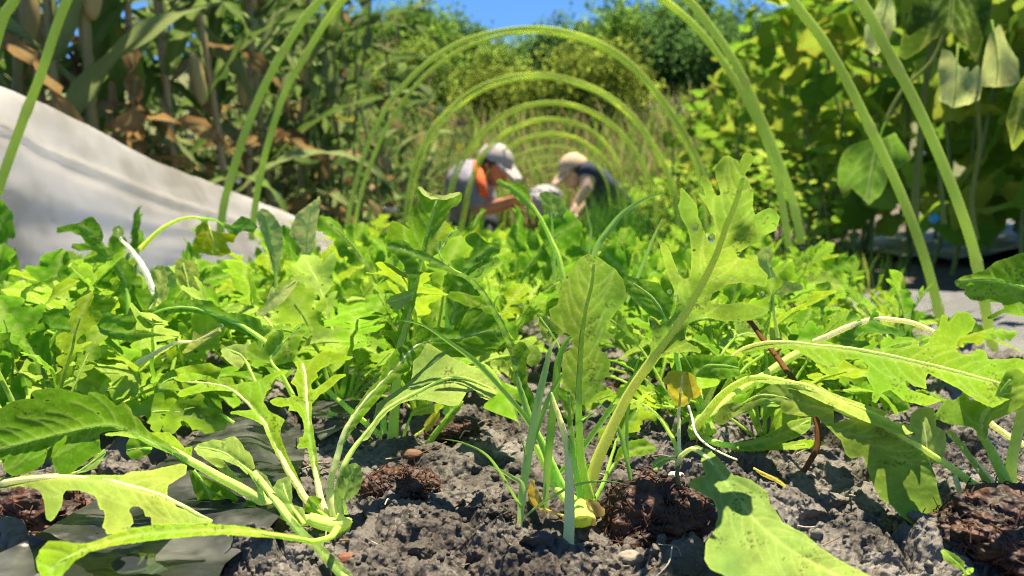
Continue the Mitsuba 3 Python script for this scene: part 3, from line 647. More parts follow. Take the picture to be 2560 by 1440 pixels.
leaf(p, 'c', '110,1450 180,1330 200,1240 280,1190 340,1150 385,1112 395,1080 400,1010 430,960 462,905 500,920 600,985 680,1020 760,1055 830,1100 870,1160 850,1200 800,1220 760,1205 740,1170 690,1180 650,1250 600,1255 540,1240 470,1222 400,1220 330,1240 260,1290 200,1360 150,1440',
     '0,1870,33.9 -10,1780,34 -5,1680,34.1 20,1580,34.2 70,1490,34.6 150,1390,35.2 250,1280,35.8 350,1215,36.2 450,1170,36.4 560,1120,36.5 680,1110,36.5 790,1150,36.2 840,1170,36', up=2.8, fold=-.2, r=(2.2, .5), base=PG)
leaf(p, 'b', '390,845 430,840 490,880 530,960 540,1000 600,1080 700,1180 800,1262 880,1345 960,1425 1010,1480 910,1480 800,1345 700,1242 580,1090 500,1000 430,910',
     '420,860,33.6 500,960,32.8 570,1060,31.8 690,1200,30.6 800,1300,29.4 890,1395,28.4 980,1490,27.4', up=.8, r=(1.6, 2.0), base=(0.234, 0.351, 0.088), label='narrow leaf pointing down to the bottom edge')
leaf(p, 'b', '520,945 550,900 590,885 618,872 630,960 632,1036 690,1055 702,1080 715,1150 690,1160 640,1120 590,1060 550,1000', '700,1150,31.6 640,1060,32.0 600,980,32.3 580,920,32.6', up=.9, r=(1.0, .4), base=PG)
leaf(p, 'b', '90,715 180,690 240,672 280,655 310,656 345,690 365,730 390,740 410,790 425,835 385,840 390,880 330,820 260,770 200,740 240,790 330,890 370,920 300,910 220,840 150,790 95,750', '480,1010,33.2 420,900,33.4 350,820,33.6 250,740,33.8 150,710,34', up=1.4, fold=-.2, r=(1.2, .4), base=PG)
leaf(p, 'b', '185,1120 205,1080 260,1085 340,1060 380,1010 400,1020 480,1040 495,1065 440,1080 380,1095 300,1110 220,1130', '520,1075,33.2 400,1055,32.8 300,1085,32.4 200,1115,32', up=1.2, r=(1.0, .4), base=DG)
leaf(p, 'b', '700,1060 715,1010 730,990 760,995 800,1005 790,1030 770,1050 800,1080 815,1100 770,1110 730,1085 705,1080', '830,1110,33.4 770,1060,33.2 730,1010,33.3', up=1, r=(.9, .4), base=YG, wave=.3)
leaf(p, 'a', '665,505 720,485 830,473 1000,482 1125,480 1175,520 1230,585 1285,575 1278,640 1262,700 1180,650 1080,590 960,535 820,507', '1300,700,32.7 1150,610,32.3 1000,545,32 820,492,31.9 670,503,31.8', up=1.6, r=None, base=YG, name='leaf_wing')
leaf(p, 'a', '1255,725 1330,760 1450,820 1560,890 1592,930 1562,1000 1485,1042 1400,1040 1330,960 1290,870', '1290,735,33.2 1380,860,33.2 1440,1030,33.3', up=.3, r=(.8, .3), base=DG, name='leaf_wing')
leaf(p, 'a', '838,560 880,505 960,520 1012,580 1000,620 955,645 880,665 845,630', '1010,590,33.4 930,590,33.4 850,600,33.4', up=.8, r=(.7, .3), base=DG)
leaf(p, 'a', '1290,590 1320,560 1420,530 1500,540 1560,510 1600,540 1640,610 1680,640 1700,720 1660,740 1560,700 1450,650 1330,640', '1720,800,33.2 1640,720,33.2 1500,620,33.2 1320,580,33.2', up=1.8, fold=-.3, r=(1.1, .3), base=PG)
leaf(p, 'b', '', '930,1110,33.4 900,1150,33.2 820,1148,33.1 730,1115,33.2', r=(4.6, 3.4), blade=False, name='crown', stalkcol=(.42, .56, .16))
leaf(p, 'b', '', '940,1120,33.6 925,1180,33.2 860,1228,32.9 780,1226,32.8', r=(2.4, 2.2), blade=False, name='stalk', stalkcol=(.40, .50, .12))
# the round leaf
p = thing('seedling', 'single round leaf of a small weed standing at the foot of the left plant', 'seedling')
leaf(p, 'b', '895,985 882,920 900,860 940,812 990,802 1018,825 1030,900 1002,970 960,1010 925,1015', '935,1090,33.5 925,1020,33.3 950,930,33.2 985,830,33.2', up=.5, r=(.9, .35), base=(0.265, 0.406, 0.082))
# lit leaf from a plant left of the frame
p = thing('salad_plant', 'salad plant cut off at the left, its lit holed leaf over the black plastic', SP)
leaf(p, 'a', '-200,820 -90,800 0,788 140,765 300,765 480,770 650,765 830,765 870,742 1010,735 1090,715 1200,690 1245,700 1240,760 1180,800 1120,835 1115,900 1180,980 1290,1012 1360,1050 1420,1060 1415,1090 1300,1095 1150,1098 1012,1100 1003,1045 968,1042 955,1000 930,976 880,976 860,1000 885,1052 892,1088 860,1125 830,1138 770,1160 710,1160 700,1130 680,1115 700,1050 690,1000 665,1000 645,930 630,905 560,880 520,868 440,870 420,900 415,960 375,1040 340,1078 310,1060 300,1000 290,930 265,870 230,855 130,842 0,862 -150,880',
     '-250,860,h2 -100,835,h2.2 0,825,h2.4 140,805,h2.7 300,788,h3 500,792,h3.1 720,818,h3.1 900,865,h2.9 1060,915,h2.6 1200,975,h2.3 1330,1040,h1.9 1415,1072,h1.6', up=3.0, fold=.5, r=(2.6, .5), base=(0.281, 0.413, 0.068), stalkcol=(.52, .62, .28), wave=.2)
leaf(p, 'a', '490,755 560,715 640,650 690,590 705,600 700,640 640,720 560,750 500,760', '300,770,33.4 480,758,33.3 600,700,33.5 700,600,33.8', up=1.6, r=(.9, .3), base=PG)

# central plant
p = thing('salad_plant', 'tall central salad plant rooted beside the peat plug, two big leaves seen from below', SP)
leaf(p, 'd', '425,1450 400,1420 345,1370 345,1280 350,1180 380,1165 400,1145 400,1090 350,1060 285,1000 270,940 320,912 325,870 315,800 345,775 375,770 380,740 415,690 460,640 490,632 540,645 600,690 640,715 680,770 700,830 695,880 640,960 600,1010 590,1055 615,1075 662,1076 610,1098 550,1110 545,1130 552,1165 590,1180 615,1240 600,1285 632,1298 580,1318 560,1350 600,1385 540,1400 500,1445 450,1470',
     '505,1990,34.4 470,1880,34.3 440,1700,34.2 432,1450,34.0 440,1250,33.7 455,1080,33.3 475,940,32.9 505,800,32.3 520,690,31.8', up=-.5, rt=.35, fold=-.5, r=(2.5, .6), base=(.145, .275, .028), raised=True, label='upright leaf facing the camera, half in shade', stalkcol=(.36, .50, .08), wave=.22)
leaf(p, 'd', '735,1400 830,1285 890,1205 960,1180 1060,1170 1138,1184 1090,1150 1030,1110 1020,1060 1050,1010 1130,980 1250,1005 1380,1000 1480,960 1490,935 1430,915 1340,900 1230,910 1170,910 1160,890 1180,850 1260,800 1330,790 1400,800 1470,815 1485,750 1430,690 1380,660 1330,660 1310,640 1340,610 1420,570 1445,535 1530,500 1550,430 1530,390 1490,375 1430,400 1415,420 1400,370 1405,300 1380,230 1360,190 1390,140 1412,95 1380,65 1350,75 1330,110 1325,160 1310,110 1270,85 1240,90 1210,120 1190,165 1195,200 1210,260 1225,300 1197,312 1170,240 1140,200 1115,200 1110,230 1150,332 1102,285 1100,300 1140,360 1180,430 1190,480 1200,520 1180,558 1152,555 1130,500 1100,430 1090,360 1060,320 1010,265 995,270 1000,330 985,365 1000,420 1040,500 1060,580 1060,680 1050,760 1012,772 990,740 960,660 930,590 885,545 880,570 900,640 920,720 960,820 970,920 960,970 930,1000 890,1025 850,985 820,970 830,1020 845,1080 830,1180 800,1280 715,1390',
     '470,1990,34.6 520,1830,34.8 600,1640,35 720,1400,35.1 860,1190,34.8 1000,1000,34.2 1100,830,33.4 1190,660,32.4 1250,490,31.4 1310,330,30.5 1345,215,29.9', up=-.8, rt=.2, fold=.3, r=(3.7, .9), base=(.19, .34, .035), raised=True, label='tallest leaf, deeply lobed, seen from below with water drops', stalkcol=(.48, .68, .12), wave=.38, seed=77)
leaf(p, 'c', '250,400 260,360 330,345 380,370 400,400 460,410 560,470 650,530 680,530 740,570 800,640 840,710 890,790 930,880 960,920 980,900 1010,910 1040,960 1020,990 1015,1050 1025,1140 1060,1200 1065,1240 1040,1340 1020,1300 980,1180 940,1020 900,900 862,782 840,760 780,740 770,722 700,712 620,678 580,655 600,632 650,628 720,653 770,655 740,610 700,562 640,545 560,512 470,490 448,475 520,484 480,465 400,445 430,480 415,570 388,620 372,616 385,590 360,530 345,480 300,430 262,408',
     '1290,1790,34.6 1210,1690,34.7 1120,1500,34.9 1040,1330,35 985,1150,35.2 945,980,35.5 890,830,36 810,680,36.6 720,570,37.2 600,500,37.7 450,440,38.2 330,395,38.6 260,385,38.8', up=.9, fold=.2, r=(2.5, .5), base=DG, wave=.2)
leaf(p, 'e', '690,890 740,770 800,650 830,640 850,560 870,500 930,450 1050,428 1130,470 1150,520 1050,560 950,562 870,592 820,650 760,760 715,890', '650,960,34.8 720,830,35.2 800,670,35.6 900,560,36 1010,500,36.4 1130,490,36.8', up=1.2, r=(1.6, .5), base=DG)
leaf(p, 'e', '850,450 880,380 930,280 1000,212 1030,222 1005,300 935,385 880,450', '690,900,35.2 780,700,35.6 860,440,36.4 930,330,36.8 1015,220,37.2', up=1, r=(1.2, .4), base=YG)
leaf(p, 'e', '420,80 460,60 520,70 545,110 550,200 540,280 500,380 490,290 440,250 470,240 490,280 495,240 460,210 470,170 430,130', '600,900,34.3 545,600,34.2 525,400,34.2 515,250,34.2 500,120,34.2', up=.3, r=(1.8, .4), base=DG)
leaf(p, 'e', '600,780 605,680 620,630 665,590 660,640 640,700 625,760', '600,860,34.4 615,760,34.4 650,620,34.5', up=.6, r=(.8, .3), base=DG)
leaf(p, 'e', '590,310 600,270 640,250 700,222 690,245 650,285 600,312', '560,320,34 640,270,34 695,230,34.1', up=.6, r=(.6, .3), base=DG)
leaf(p, 'e', '', '630,960,34.2 600,985,34.1 560,960,34.2 520,920,34.3 450,840,34.6 380,730,35 270,480,35.5', r=(4.4, 2.0), blade=False, name='crown', stalkcol=(.45, .58, .16))
leaf(p, 'e', '', '600,1040,33.4 585,970,33.7 610,930,34', r=(6.0, 4.8), blade=False, name='stem_base', stalkcol=(.42, .55, .13))
leaf(p, 'e', '205,850 210,790 240,720 262,712 255,760 290,840 330,940 300,960 250,940 215,900', '640,1010,33.2 500,1010,33.2 340,955,33.2 270,880,33.3 245,740,33.5', up=.8, r=(1.2, .4), base=(0.390, 0.257, 0.027), stalkcol=(.50, .42, .14), label='withered yellow leaf', wave=.4)
leaf(p, 'e', '625,890 650,870 690,895 720,890 740,930 775,950 770,990 750,1000 700,1010 680,980 650,960 635,920', '690,1060,33.4 690,1000,33.3 670,940,33.4 640,880,33.6', up=.8, r=(1.4, .6), base=(0.328, 0.234, 0.095), stalkcol=(.45, .38, .16), label='shrivelled brown leaf base', wave=.6, bs='dull_leaf', veins=False)
# pale cut stalk in front
p = thing('leaf_stalk', 'pale upright leaf stalk standing in front of the central plant, brown at its tip', 'stalk')
leaf(p, 'e', '', '493,1500,29.4 500,1300,30.4 505,1000,31.8 502,700,32.8 485,480,33.4 440,290,33.8 400,170,34 375,92,34.1', r=(3.6, .7), blade=False, name='stem', stalkcol=(.55, .64, .26))
leaf(p, 'e', '500,540 530,545 535,460 515,380 505,430 500,500', '515,560,32.9 518,470,33.2 512,390,33.4', up=.3, r=(.5, .3), base=YG, name='sheath')

# seedling on the peat plug with its broad blade towards the camera
p = thing('salad_plant', 'young salad plant on the central peat plug, one leaf half yellow', SP)
leaf(p, 'e', '', '1308,770,33.6 1310,690,33.6 1315,610,33.7 1312,570,33.8', r=(.9, 1.2), blade=False, name='stem', stalkcol=(.16, .15, .07))
leaf(p, 'e', '1222,0 1230,60 1232,95 1250,130 1300,190 1320,197 1350,195 1390,170 1395,132 1450,130 1478,100 1470,62 1440,30 1430,-30 1380,-60 1300,-70 1240,-60 1190,0 1215,30', '1313,590,33.8 1320,480,34.1 1325,330,34.4 1330,190,34.6 1335,90,34.4 1340,-40,34.2', up=-.6, curl=.6, r=(1.2, .5), base=(.58, .47, .03), label='half yellow leaf', stalkcol=(.55, .58, .30))
leaf(p, 'e', '1118,660 1122,605 1165,565 1230,558 1300,580 1250,588 1210,622 1150,658', '1310,590,33.7 1240,575,33.4 1180,595,33.2 1125,640,33', up=2.4, r=(.8, .3), base=(0.265, 0.429, 0.068))
leaf(p, 'e', '815,190 860,135 940,125 1040,165 1150,235 1230,320 1290,440 1318,520 1300,530 1240,400 1170,290 1100,240 1030,225 1010,200 940,160 880,165', '1312,580,33.8 1290,480,34.2 1220,350,34.6 1130,240,34.9 1030,175,35.2 940,140,35.4 830,180,35.6', up=2., r=(1.4, .4), base=YG)
leaf(p, 'm', '0,925 20,895 70,880 130,900 180,948 222,1003 235,1008 300,1025 375,1078 385,1130 412,1160 440,1210 540,1262 580,1300 680,1370 800,1430 860,1480 280,1480 200,1442 130,1410 105,1370 110,1300 150,1240 165,1170 140,1110 90,1085 30,1052 60,1020 110,1006 98,980 90,925 50,905 10,940',
     '-15,975,33.7 5,925,33.5 60,892,33.2 120,935,32.2 170,1000,31 240,1100,29.6 330,1210,28.2 460,1320,26.8 620,1410,25.6 760,1480,24.8', up=2.3, curl=-.5, r=(1.4, .4), base=(0.257, 0.390, 0.082), label='broad smooth blade reaching to the bottom edge', wave=.26, stalkcol=(.45, .55, .22))

# plant right of the centre, second row
p = thing('salad_plant', 'salad plant with an arched lobed leaf stretching to the right edge', SP)
leaf(p, 'm', '320,600 345,588 400,600 520,606 600,625 640,650 760,693 890,738 870,768 985,795 1000,830 960,835 900,815 800,780 700,735 600,690 500,645 420,622 350,612', '60,810,42 110,750,41.6 180,665,41 260,610,40 340,592,38.8 450,612,37.6 560,632,36.6 680,690,35.6 800,735,34.8 900,780,34.2 980,815,33.8', up=3.5, fold=-.3, r=(3.2, .6), base=(0.281, 0.413, 0.082), stalkcol=(.42, .55, .12))
leaf(p, 'm', '230,495 320,445 440,430 560,434 660,443 770,468 850,470 930,465 990,450 1010,420 1025,425 1022,462 1060,440 1110,370 1120,320 1150,325 1142,368 1190,305 1240,310 1268,350 1250,390 1190,430 1180,468 1200,490 1240,490 1280,468 1310,475 1320,510 1400,510 1450,505 1500,520 1520,600 1470,650 1400,690 1340,720 1270,690 1200,640 1120,600 1060,570 1052,600 1060,640 1000,625 955,590 980,640 1080,670 1130,690 1050,712 960,690 900,640 870,652 840,700 820,690 830,640 800,590 808,540 780,512 700,512 682,540 680,575 640,580 600,540 560,510 500,470 400,462 300,478',
     '55,820,43 100,720,43.5 160,600,44 240,490,43.6 330,452,42.6 450,445,41 580,455,39.6 700,470,38.4 830,492,37.2 1000,528,36 1160,565,35 1320,605,34 1460,640,33.4', up=3.2, fold=-.25, r=(2.1, .6), base=(0.195, 0.367, 0.024), stalkcol=(.50, .60, .22), wave=.22, label='broad lobed leaf with a white midrib')
leaf(p, 'm', '-20,510 50,492 100,490 160,497 240,498 262,580 180,597 100,590 0,578 -40,560', '70,800,43 90,700,43.2 60,600,42.8 100,545,42.4 180,540,42 255,550,41.8', up=1.2, r=(1.8, .4), base=DG)
leaf(p, 'g', '250,840 270,800 320,760 400,740 540,752 620,710 700,705 760,740 700,770 560,760 500,800 400,830 300,900 260,900', '130,930,42.6 220,860,41.8 320,800,41 450,770,40.2 600,740,39.4 740,740,38.8', up=2., r=(1.6, .4), base=(0.172, 0.359, 0.054))
leaf(p, 'g', '380,1030 480,1015 600,980 700,930 790,870 900,850 950,840 960,890 900,960 800,1010 700,1040 600,1070 500,1085 420,1075', '120,950,42.5 220,1010,41.8 340,1040,41 480,1040,40.4 640,1000,40 800,930,39.8 930,870,39.8', up=2.2, r=(2.8, .8), base=(0.218, 0.359, 0.048))
leaf(p, 'g', '480,1080 560,1058 640,1040 760,1030 900,1000 1060,1020 1000,1060 900,1075 700,1080 560,1085', '200,1010,42 330,1050,41.4 480,1075,40.8 700,1062,40.3 900,1040,40', up=2.4, r=(2.2, .6), base=YG)
leaf(p, 'g', '150,620 150,560 200,515 250,520 270,560 260,640 220,740 195,760 165,680', '130,920,43 170,820,43.4 200,700,43.8 220,560,44.2', up=.8, r=(2., .5), base=PG)
leaf(p, 'g', '', '110,950,42.8 200,880,42.8 330,740,43 450,650,43.4 600,560,43.8 760,440,44.2 870,372,44.6', r=(2.6, 2.9), blade=False, name='stalk', label='cut stalk', stalkcol=(.42, .52, .16))
leaf(p, 'g', '', '130,990,42.2 110,930,42.4 150,860,42.6 220,960,42', r=(5., 4.), blade=False, name='crown', stalkcol=(.30, .42, .08))

# plant at the right edge
p = thing('salad_plant', 'salad plant at the right edge with a huge leaf drooping to the soil', SP)
leaf(p, 'm', '1120,1272 1060,1257 990,1217 930,1166 910,1140 860,1110 825,1045 805,985 788,925 735,938 708,918 690,860 620,790 585,757 520,756 440,742 425,705 370,682 330,700 315,722 250,745 185,792 150,790 145,765 170,720 200,700 290,700 350,642 400,617 500,620 600,662 660,700 660,790 700,770 770,760 850,780 960,830 1010,870 1050,920 1092,1000 1112,1100 1132,1180 1142,1240',
     '1440,1190,34 1340,1100,33.8 1240,1035,33.6 1150,975,33.5 1000,880,33.6 850,800,34.2 740,765,34.9 620,722,35.7 480,690,36.6 340,670,37.6 230,730,38.4', up=.9, fold=-.2, r=(2.7, .5), base=(0.211, 0.351, 0.048), stalkcol=(.42, .52, .14), label='huge drooping leaf, dark below its fold', wave=.25)
leaf(p, 'k', '365,790 375,745 410,718 450,715 475,735 482,800 520,820 525,870 515,930 490,962 445,950 420,910 372,850', '560,1255,33.2 520,1190,33.2 485,1080,33.4 460,980,33.6 440,880,33.9 425,780,34.3', up=1.3, r=(1.6, .4), base=(0.328, 0.421, 0.116), label='pale oval leaf', stalkcol=(.52, .60, .28))
leaf(p, 'k', '690,860 640,805 590,795 540,790 500,775 465,762 500,710 535,675 552,690 582,668 605,650 627,690 690,683 702,718 725,690 760,600 790,545 830,550 880,590 900,680 800,742 720,775 700,800 705,830', '850,1210,34 820,1150,33.8 770,1010,33.4 720,900,33 680,830,32.8 680,760,32.8 740,680,32.8 800,600,32.6', up=1.8, fold=-.3, r=(4.2, .7), base=(0.203, 0.351, 0.034), label='curled frilly leaf', stalkcol=(.30, .42, .10), wave=.4)
leaf(p, 'k', '530,830 520,815 550,820 600,870 660,960 690,1000 720,1040 740,1070 690,1060 660,1000 610,930', '830,1180,34 760,1090,33.9 690,1000,34 620,920,34.2 535,832,34.6', up=.7, r=(2.6, .8), base=PG, stalkcol=(.60, .64, .34))
leaf(p, 'k', '', '820,1130,34.4 800,1040,34.6 805,930,34.6 835,800,34.4 860,690,34.2', r=(2.6, 2.2), blade=False, name='stalk', stalkcol=(.42, .50, .14))
leaf(p, 'k', '', '830,1200,33.8 845,1240,33.6 850,1290,33.5', r=(4.2, 4.8), blade=False, name='stem', stalkcol=(.26, .34, .08))
leaf(p, 'k', '505,1160 520,1135 560,1118 610,1120 700,1143 800,1168 700,1168 600,1152 520,1172', '830,1180,33.6 760,1165,33.2 660,1142,32.8 560,1138,32.5 508,1160,32.3', up=2.2, r=(1., .4), base=DG)
leaf(p, 'k', '555,175 600,155 690,130 740,90 790,75 830,60 900,45 960,200 900,330 830,326 770,312 735,335 680,344 740,306 775,290 760,270 700,266 630,256 598,230 610,215 570,200', '960,640,33 940,480,32.2 920,330,31.4 880,230,30.8 790,190,30.4 690,170,30 580,180,29.8', up=.3, fold=.3, r=(1.8, .6), base=(0.172, 0.343, 0.020), label='dark leaf at the right edge near the mulch', wave=.2)
leaf(p, 'k', '', '580,1250,33 555,1170,33 580,1090,33.2 560,1010,33.4', r=(1.4, 1.1), blade=False, name='stalk', stalkcol=(.55, .60, .30))
leaf(p, 'k', '', '860,880,36 790,840,36.4 720,790,36.8 700,770,37', r=(1.8, 1.6), blade=False, name='stalk', stalkcol=(.58, .64, .28))
p = thing('seedling', 'tiny two leaved seedling at the bottom edge near the right corner', 'seedling')
leaf(p, 'k', '498,1330 510,1322 560,1345 602,1378 598,1415 560,1405 515,1370', '590,1470,29 598,1430,29 570,1390,28.8 510,1332,28.6', up=2, r=(.7, .3), base=(0.265, 0.429, 0.054))
leaf(p, 'k', '600,1425 615,1405 640,1405 642,1420 620,1435', '595,1440,29 615,1425,28.9 638,1412,28.8', up=2, r=(.5, .3), base=(0.265, 0.429, 0.054))

# second row, left of centre
p = thing('salad_plant', 'salad plant left of centre, its tall leaf folded over at the top', SP)
leaf(p, 'c', '415,50 440,60 500,97 560,107 630,97 665,85 665,130 640,160 600,180 582,230 530,300 500,350 480,400 440,480 425,560 412,700 385,760 372,850 345,960 300,975 300,920 270,880 220,862 260,840 312,850 330,780 370,640 372,580 350,500 310,430 260,408 250,350 262,280 285,240 330,258 365,285 398,300 412,330 400,290 352,260 385,240 380,200 420,142 440,130 415,110',
     '285,1460,44.5 300,1250,44.6 320,960,44.4 375,760,44.2 410,600,44 445,440,43.7 480,300,43.5 515,180,43.5 540,110,43.8', up=.1, fold=-.3, r=(3.6, .6), base=(0.179, 0.359, 0.017), stalkcol=(.38, .54, .10), wave=.3, label='tall leaf folded over at the top')
leaf(p, 'c', '418,52 440,58 480,92 560,105 640,88 668,84 640,108 580,130 500,128 450,100', '540,130,43.2 500,110,42.8 450,70,42.4', up=3, r=None, base=(0.351, 0.452, 0.136), wave=.3, veins=False)
leaf(p, 'c', '680,345 700,315 740,306 772,340 800,360 880,370 872,420 830,440 842,480 800,500 762,552 700,560 620,500 602,460 660,450 712,440 732,390 702,380', '590,1300,47 590,800,47.4 600,640,47.5 660,530,47.5 730,460,47.6 820,390,47.8', up=.2, fold=.3, r=(3., .6), base=(0.133, 0.312, 0.020), wave=.3)
leaf(p, 'c', '243,685 290,650 340,635 386,622 392,670 362,710 312,737 280,710', '400,640,43.6 350,665,43.2 260,690,42.6', up=1.6, r=(.8, .4), base=PG)
leaf(p, 'c', '515,395 520,370 545,352 555,360 548,400 530,420', '560,470,43 540,410,43 535,360,43', up=.8, r=(.7, .3), base=PG)
leaf(p, 'c', '555,380 580,320 640,288 642,296 600,330 575,380', '540,440,43.2 565,380,43.3 600,315,43.5 640,292,43.7', up=.6, r=(.7, .3), base=PG)
leaf(p, 'c', '440,1480 520,1380 580,1300 640,1240 680,1225 650,1280 600,1340 540,1410 480,1490', '300,1560,45 430,1500,44.6 530,1390,44 620,1280,43.4 670,1230,43', up=1.2, r=(2.4, .6), base=(0.281, 0.421, 0.041))
leaf(p, 'c', '375,1310 400,1270 450,1245 520,1240 580,1250 520,1290 450,1305', '330,1480,45 360,1390,44.8 400,1300,44.4 500,1260,44', up=2, r=(1.3, .4), base=YG)
leaf(p, 'c', '455,1360 480,1320 520,1280 545,1275 540,1320 500,1370 470,1400', '310,1520,45 400,1430,44.8 470,1370,44.6 530,1290,44.4', up=1, r=(1.2, .4), base=(0.429, 0.406, 0.041), label='yellowing small leaf')
for s in ('240,1520,45.2 235,1400,45.6 240,1300,46', '290,1500,45 250,1450,45.4 130,1340,46 0,1230,46.6 -80,1160,47', '280,1510,45.2 200,1480,45.8 60,1400,46.6 -60,1290,47.4'):
    leaf(p, 'c', '', s, r=(2.6, 1.8), blade=False, name='stalk', stalkcol=(.38, .54, .12))
leaf(p, 'c', '', '250,1500,45 295,1520,44.8 340,1500,45', r=(4.5, 4.), blade=False, name='crown', stalkcol=(.45, .55, .15))
leaf(p, 'c', '580,655 560,600 570,540 610,530 700,560 740,620 720,690 690,760 640,830 600,810 585,740', '590,1250,47 600,900,47.2 620,760,47.2 650,600,47.4', up=.5, r=(2., .6), base=(0.140, 0.312, 0.020))

leaf(p, 'a', '1030,180 1080,100 1160,60 1290,30 1400,20 1480,60 1440,140 1370,200 1250,250 1235,440 1195,447 1150,380 1050,320 1025,260', '1420,330,44 1340,180,44 1250,110,43.8 1120,130,43.4 1050,200,43', up=1.4, r=(1.2, .4), base=YG, wave=.3)
leaf(p, 'a', '1200,290 1270,220 1400,205 1460,230 1490,360 1400,440 1290,457 1240,440 1215,350', '1560,420,42.6 1450,350,42.5 1340,320,42.3 1230,330,42', up=.6, r=(1.2, .4), base=DG, wave=.3)
# mid left plants with traced leaves
p = thing('salad_plant', 'salad plant before the row cover with a high dark leaf and white stalk', SP)
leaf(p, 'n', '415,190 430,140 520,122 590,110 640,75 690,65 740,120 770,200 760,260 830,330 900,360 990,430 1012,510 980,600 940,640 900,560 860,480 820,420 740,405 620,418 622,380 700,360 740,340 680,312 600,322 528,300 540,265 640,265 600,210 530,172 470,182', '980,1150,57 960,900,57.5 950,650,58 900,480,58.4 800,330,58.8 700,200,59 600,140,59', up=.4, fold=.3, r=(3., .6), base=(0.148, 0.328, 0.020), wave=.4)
leaf(p, 'n', '830,170 850,135 890,128 925,160 925,200 890,220 850,210', '1160,640,56 1070,450,56.5 970,300,57.2 900,230,57.8 880,160,58', up=.8, r=(3.4, .8), base=PG, stalkcol=(.66, .72, .45))
leaf(p, 'n', '1450,170 1500,110 1545,90 1560,160 1640,180 1760,200 1740,260 1680,250 1720,330 1660,360 1560,350 1480,330 1420,300 1470,240', '1040,310,58 1120,230,58.6 1220,150,59.2 1330,100,59.8 1450,80,60 1540,120,60 1580,220,59.6 1600,320,59.4', up=.4, r=(2.8, .6), base=(0.328, 0.390, 0.007), wave=.4, label='yellow green drooping leaf')
leaf(p, 'n', '1640,90 1720,130 1800,60 1880,90 1915,140 1890,180 1800,170 1750,220 1700,180', '1480,78,60 1600,90,60.4 1720,150,60.8 1880,130,61.2', up=.6, r=(1.6, .5), base=(0.140, 0.312, 0.020), wave=.4)
leaf(p, 'n', '1110,470 1180,425 1260,440 1310,500 1320,580 1280,610 1250,540 1210,520 1255,580 1250,640 1180,720 1080,770 1150,640 1150,580', '1060,860,50 1120,740,50.4 1200,620,50.8 1250,500,51.2', up=.8, r=(1.4, .4), base=PG, wave=.4)
leaf(p, 'n', '1300,400 1340,370 1420,390 1470,420 1480,520 1475,640 1440,680 1380,640 1330,560', '1440,900,52 1430,700,52.4 1400,540,52.8 1360,410,53.2', up=1.6, r=(1.4, .5), base=(0.343, 0.437, 0.082))
p = thing('salad_plant', 'salad plant at the left edge with a long dark leaf lying level', SP)
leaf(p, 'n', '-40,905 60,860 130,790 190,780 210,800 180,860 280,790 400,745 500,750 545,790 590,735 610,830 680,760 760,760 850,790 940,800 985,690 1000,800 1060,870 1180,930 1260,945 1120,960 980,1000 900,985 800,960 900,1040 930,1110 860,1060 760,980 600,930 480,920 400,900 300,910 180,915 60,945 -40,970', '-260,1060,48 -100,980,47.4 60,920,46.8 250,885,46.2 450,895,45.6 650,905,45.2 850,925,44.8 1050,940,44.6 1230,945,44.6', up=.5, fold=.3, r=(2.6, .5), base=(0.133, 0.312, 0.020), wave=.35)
leaf(p, 'n', '150,690 160,620 220,580 330,540 430,500 470,510 400,545 270,590 200,630 190,700', '-60,900,52 60,780,52.4 160,660,52.8 260,580,53.2 430,505,53.6', up=.6, r=(1.4, .5), base=DG)
p = thing('salad_plant', 'salad plant left of centre whose lit leaf edge curls up above dark leaf halves', SP)
leaf(p, 'n', '1012,812 1090,765 1200,712 1300,690 1450,682 1570,690 1620,740 1700,780 1790,782 1860,800 1935,830 1955,900 2030,870 2025,910 1960,960 1900,985 1800,925 1650,880 1560,800 1400,770 1260,790 1180,850 1130,900 1075,890', '2100,1120,42.6 1980,1000,43 1820,880,43.4 1650,810,43.6 1450,740,43.8 1250,745,43.8 1060,820,43.6', up=.7, fold=.35, r=(2.4, .5), base=(0.156, 0.343, 0.020), wave=.32)
leaf(p, 'n', '1030,820 1060,780 1150,740 1180,650 1160,600 1120,480 1200,425 1230,440 1250,540 1240,580 1265,600 1240,680 1180,720 1120,790', '1200,740,43.4 1180,660,43.3 1190,560,43.6 1190,450,43.9', up=1.4, r=None, base=(0.328, 0.452, 0.095), wave=.35)
leaf(p, 'n', '1350,1080 1430,980 1440,900 1480,950 1600,900 1640,880 1650,920 1560,990 1450,1050 1380,1085', '1030,1150,44.5 1150,1080,44.2 1300,1000,44 1450,990,43.8 1630,900,43.6', up=1.6, r=(2.2, .6), base=(0.351, 0.437, 0.088), stalkcol=(.62, .68, .38))
leaf(p, 'n', '1640,1060 1680,1030 1760,1010 1840,1020 1830,1120 1800,1190 1740,1180 1660,1110', '1900,1300,41 1850,1180,41.2 1780,1090,41.4 1680,1050,41.6', up=2, r=(1.2, .4), base=(0.312, 0.452, 0.095), wave=.35)
leaf(p, 'n', '1830,1130 1840,1030 1900,985 1940,1050 1920,1120 2000,960 2100,895 2115,960 2080,1020 2060,1060 2180,920 2260,850 2290,890 2230,1000 2210,1090 2180,1140 2060,1170 1960,1150', '2180,1400,41 2100,1250,41.2 2020,1130,41.6 2100,1020,42 2230,880,42.4', up=1.2, r=(1.6, .4), base=(0.234, 0.421, 0.027), wave=.4)
leaf(p, 'n', '1880,800 1960,740 2030,560 2040,630 2090,600 2180,540 2230,515 2200,580 2120,690 2050,740 1960,800', '2100,1000,49 2000,860,49.4 1950,780,49.8 2060,660,50.2 2200,540,50.6', up=1.8, r=(1., .4), base=(0.406, 0.468, 0.163), wave=.3)
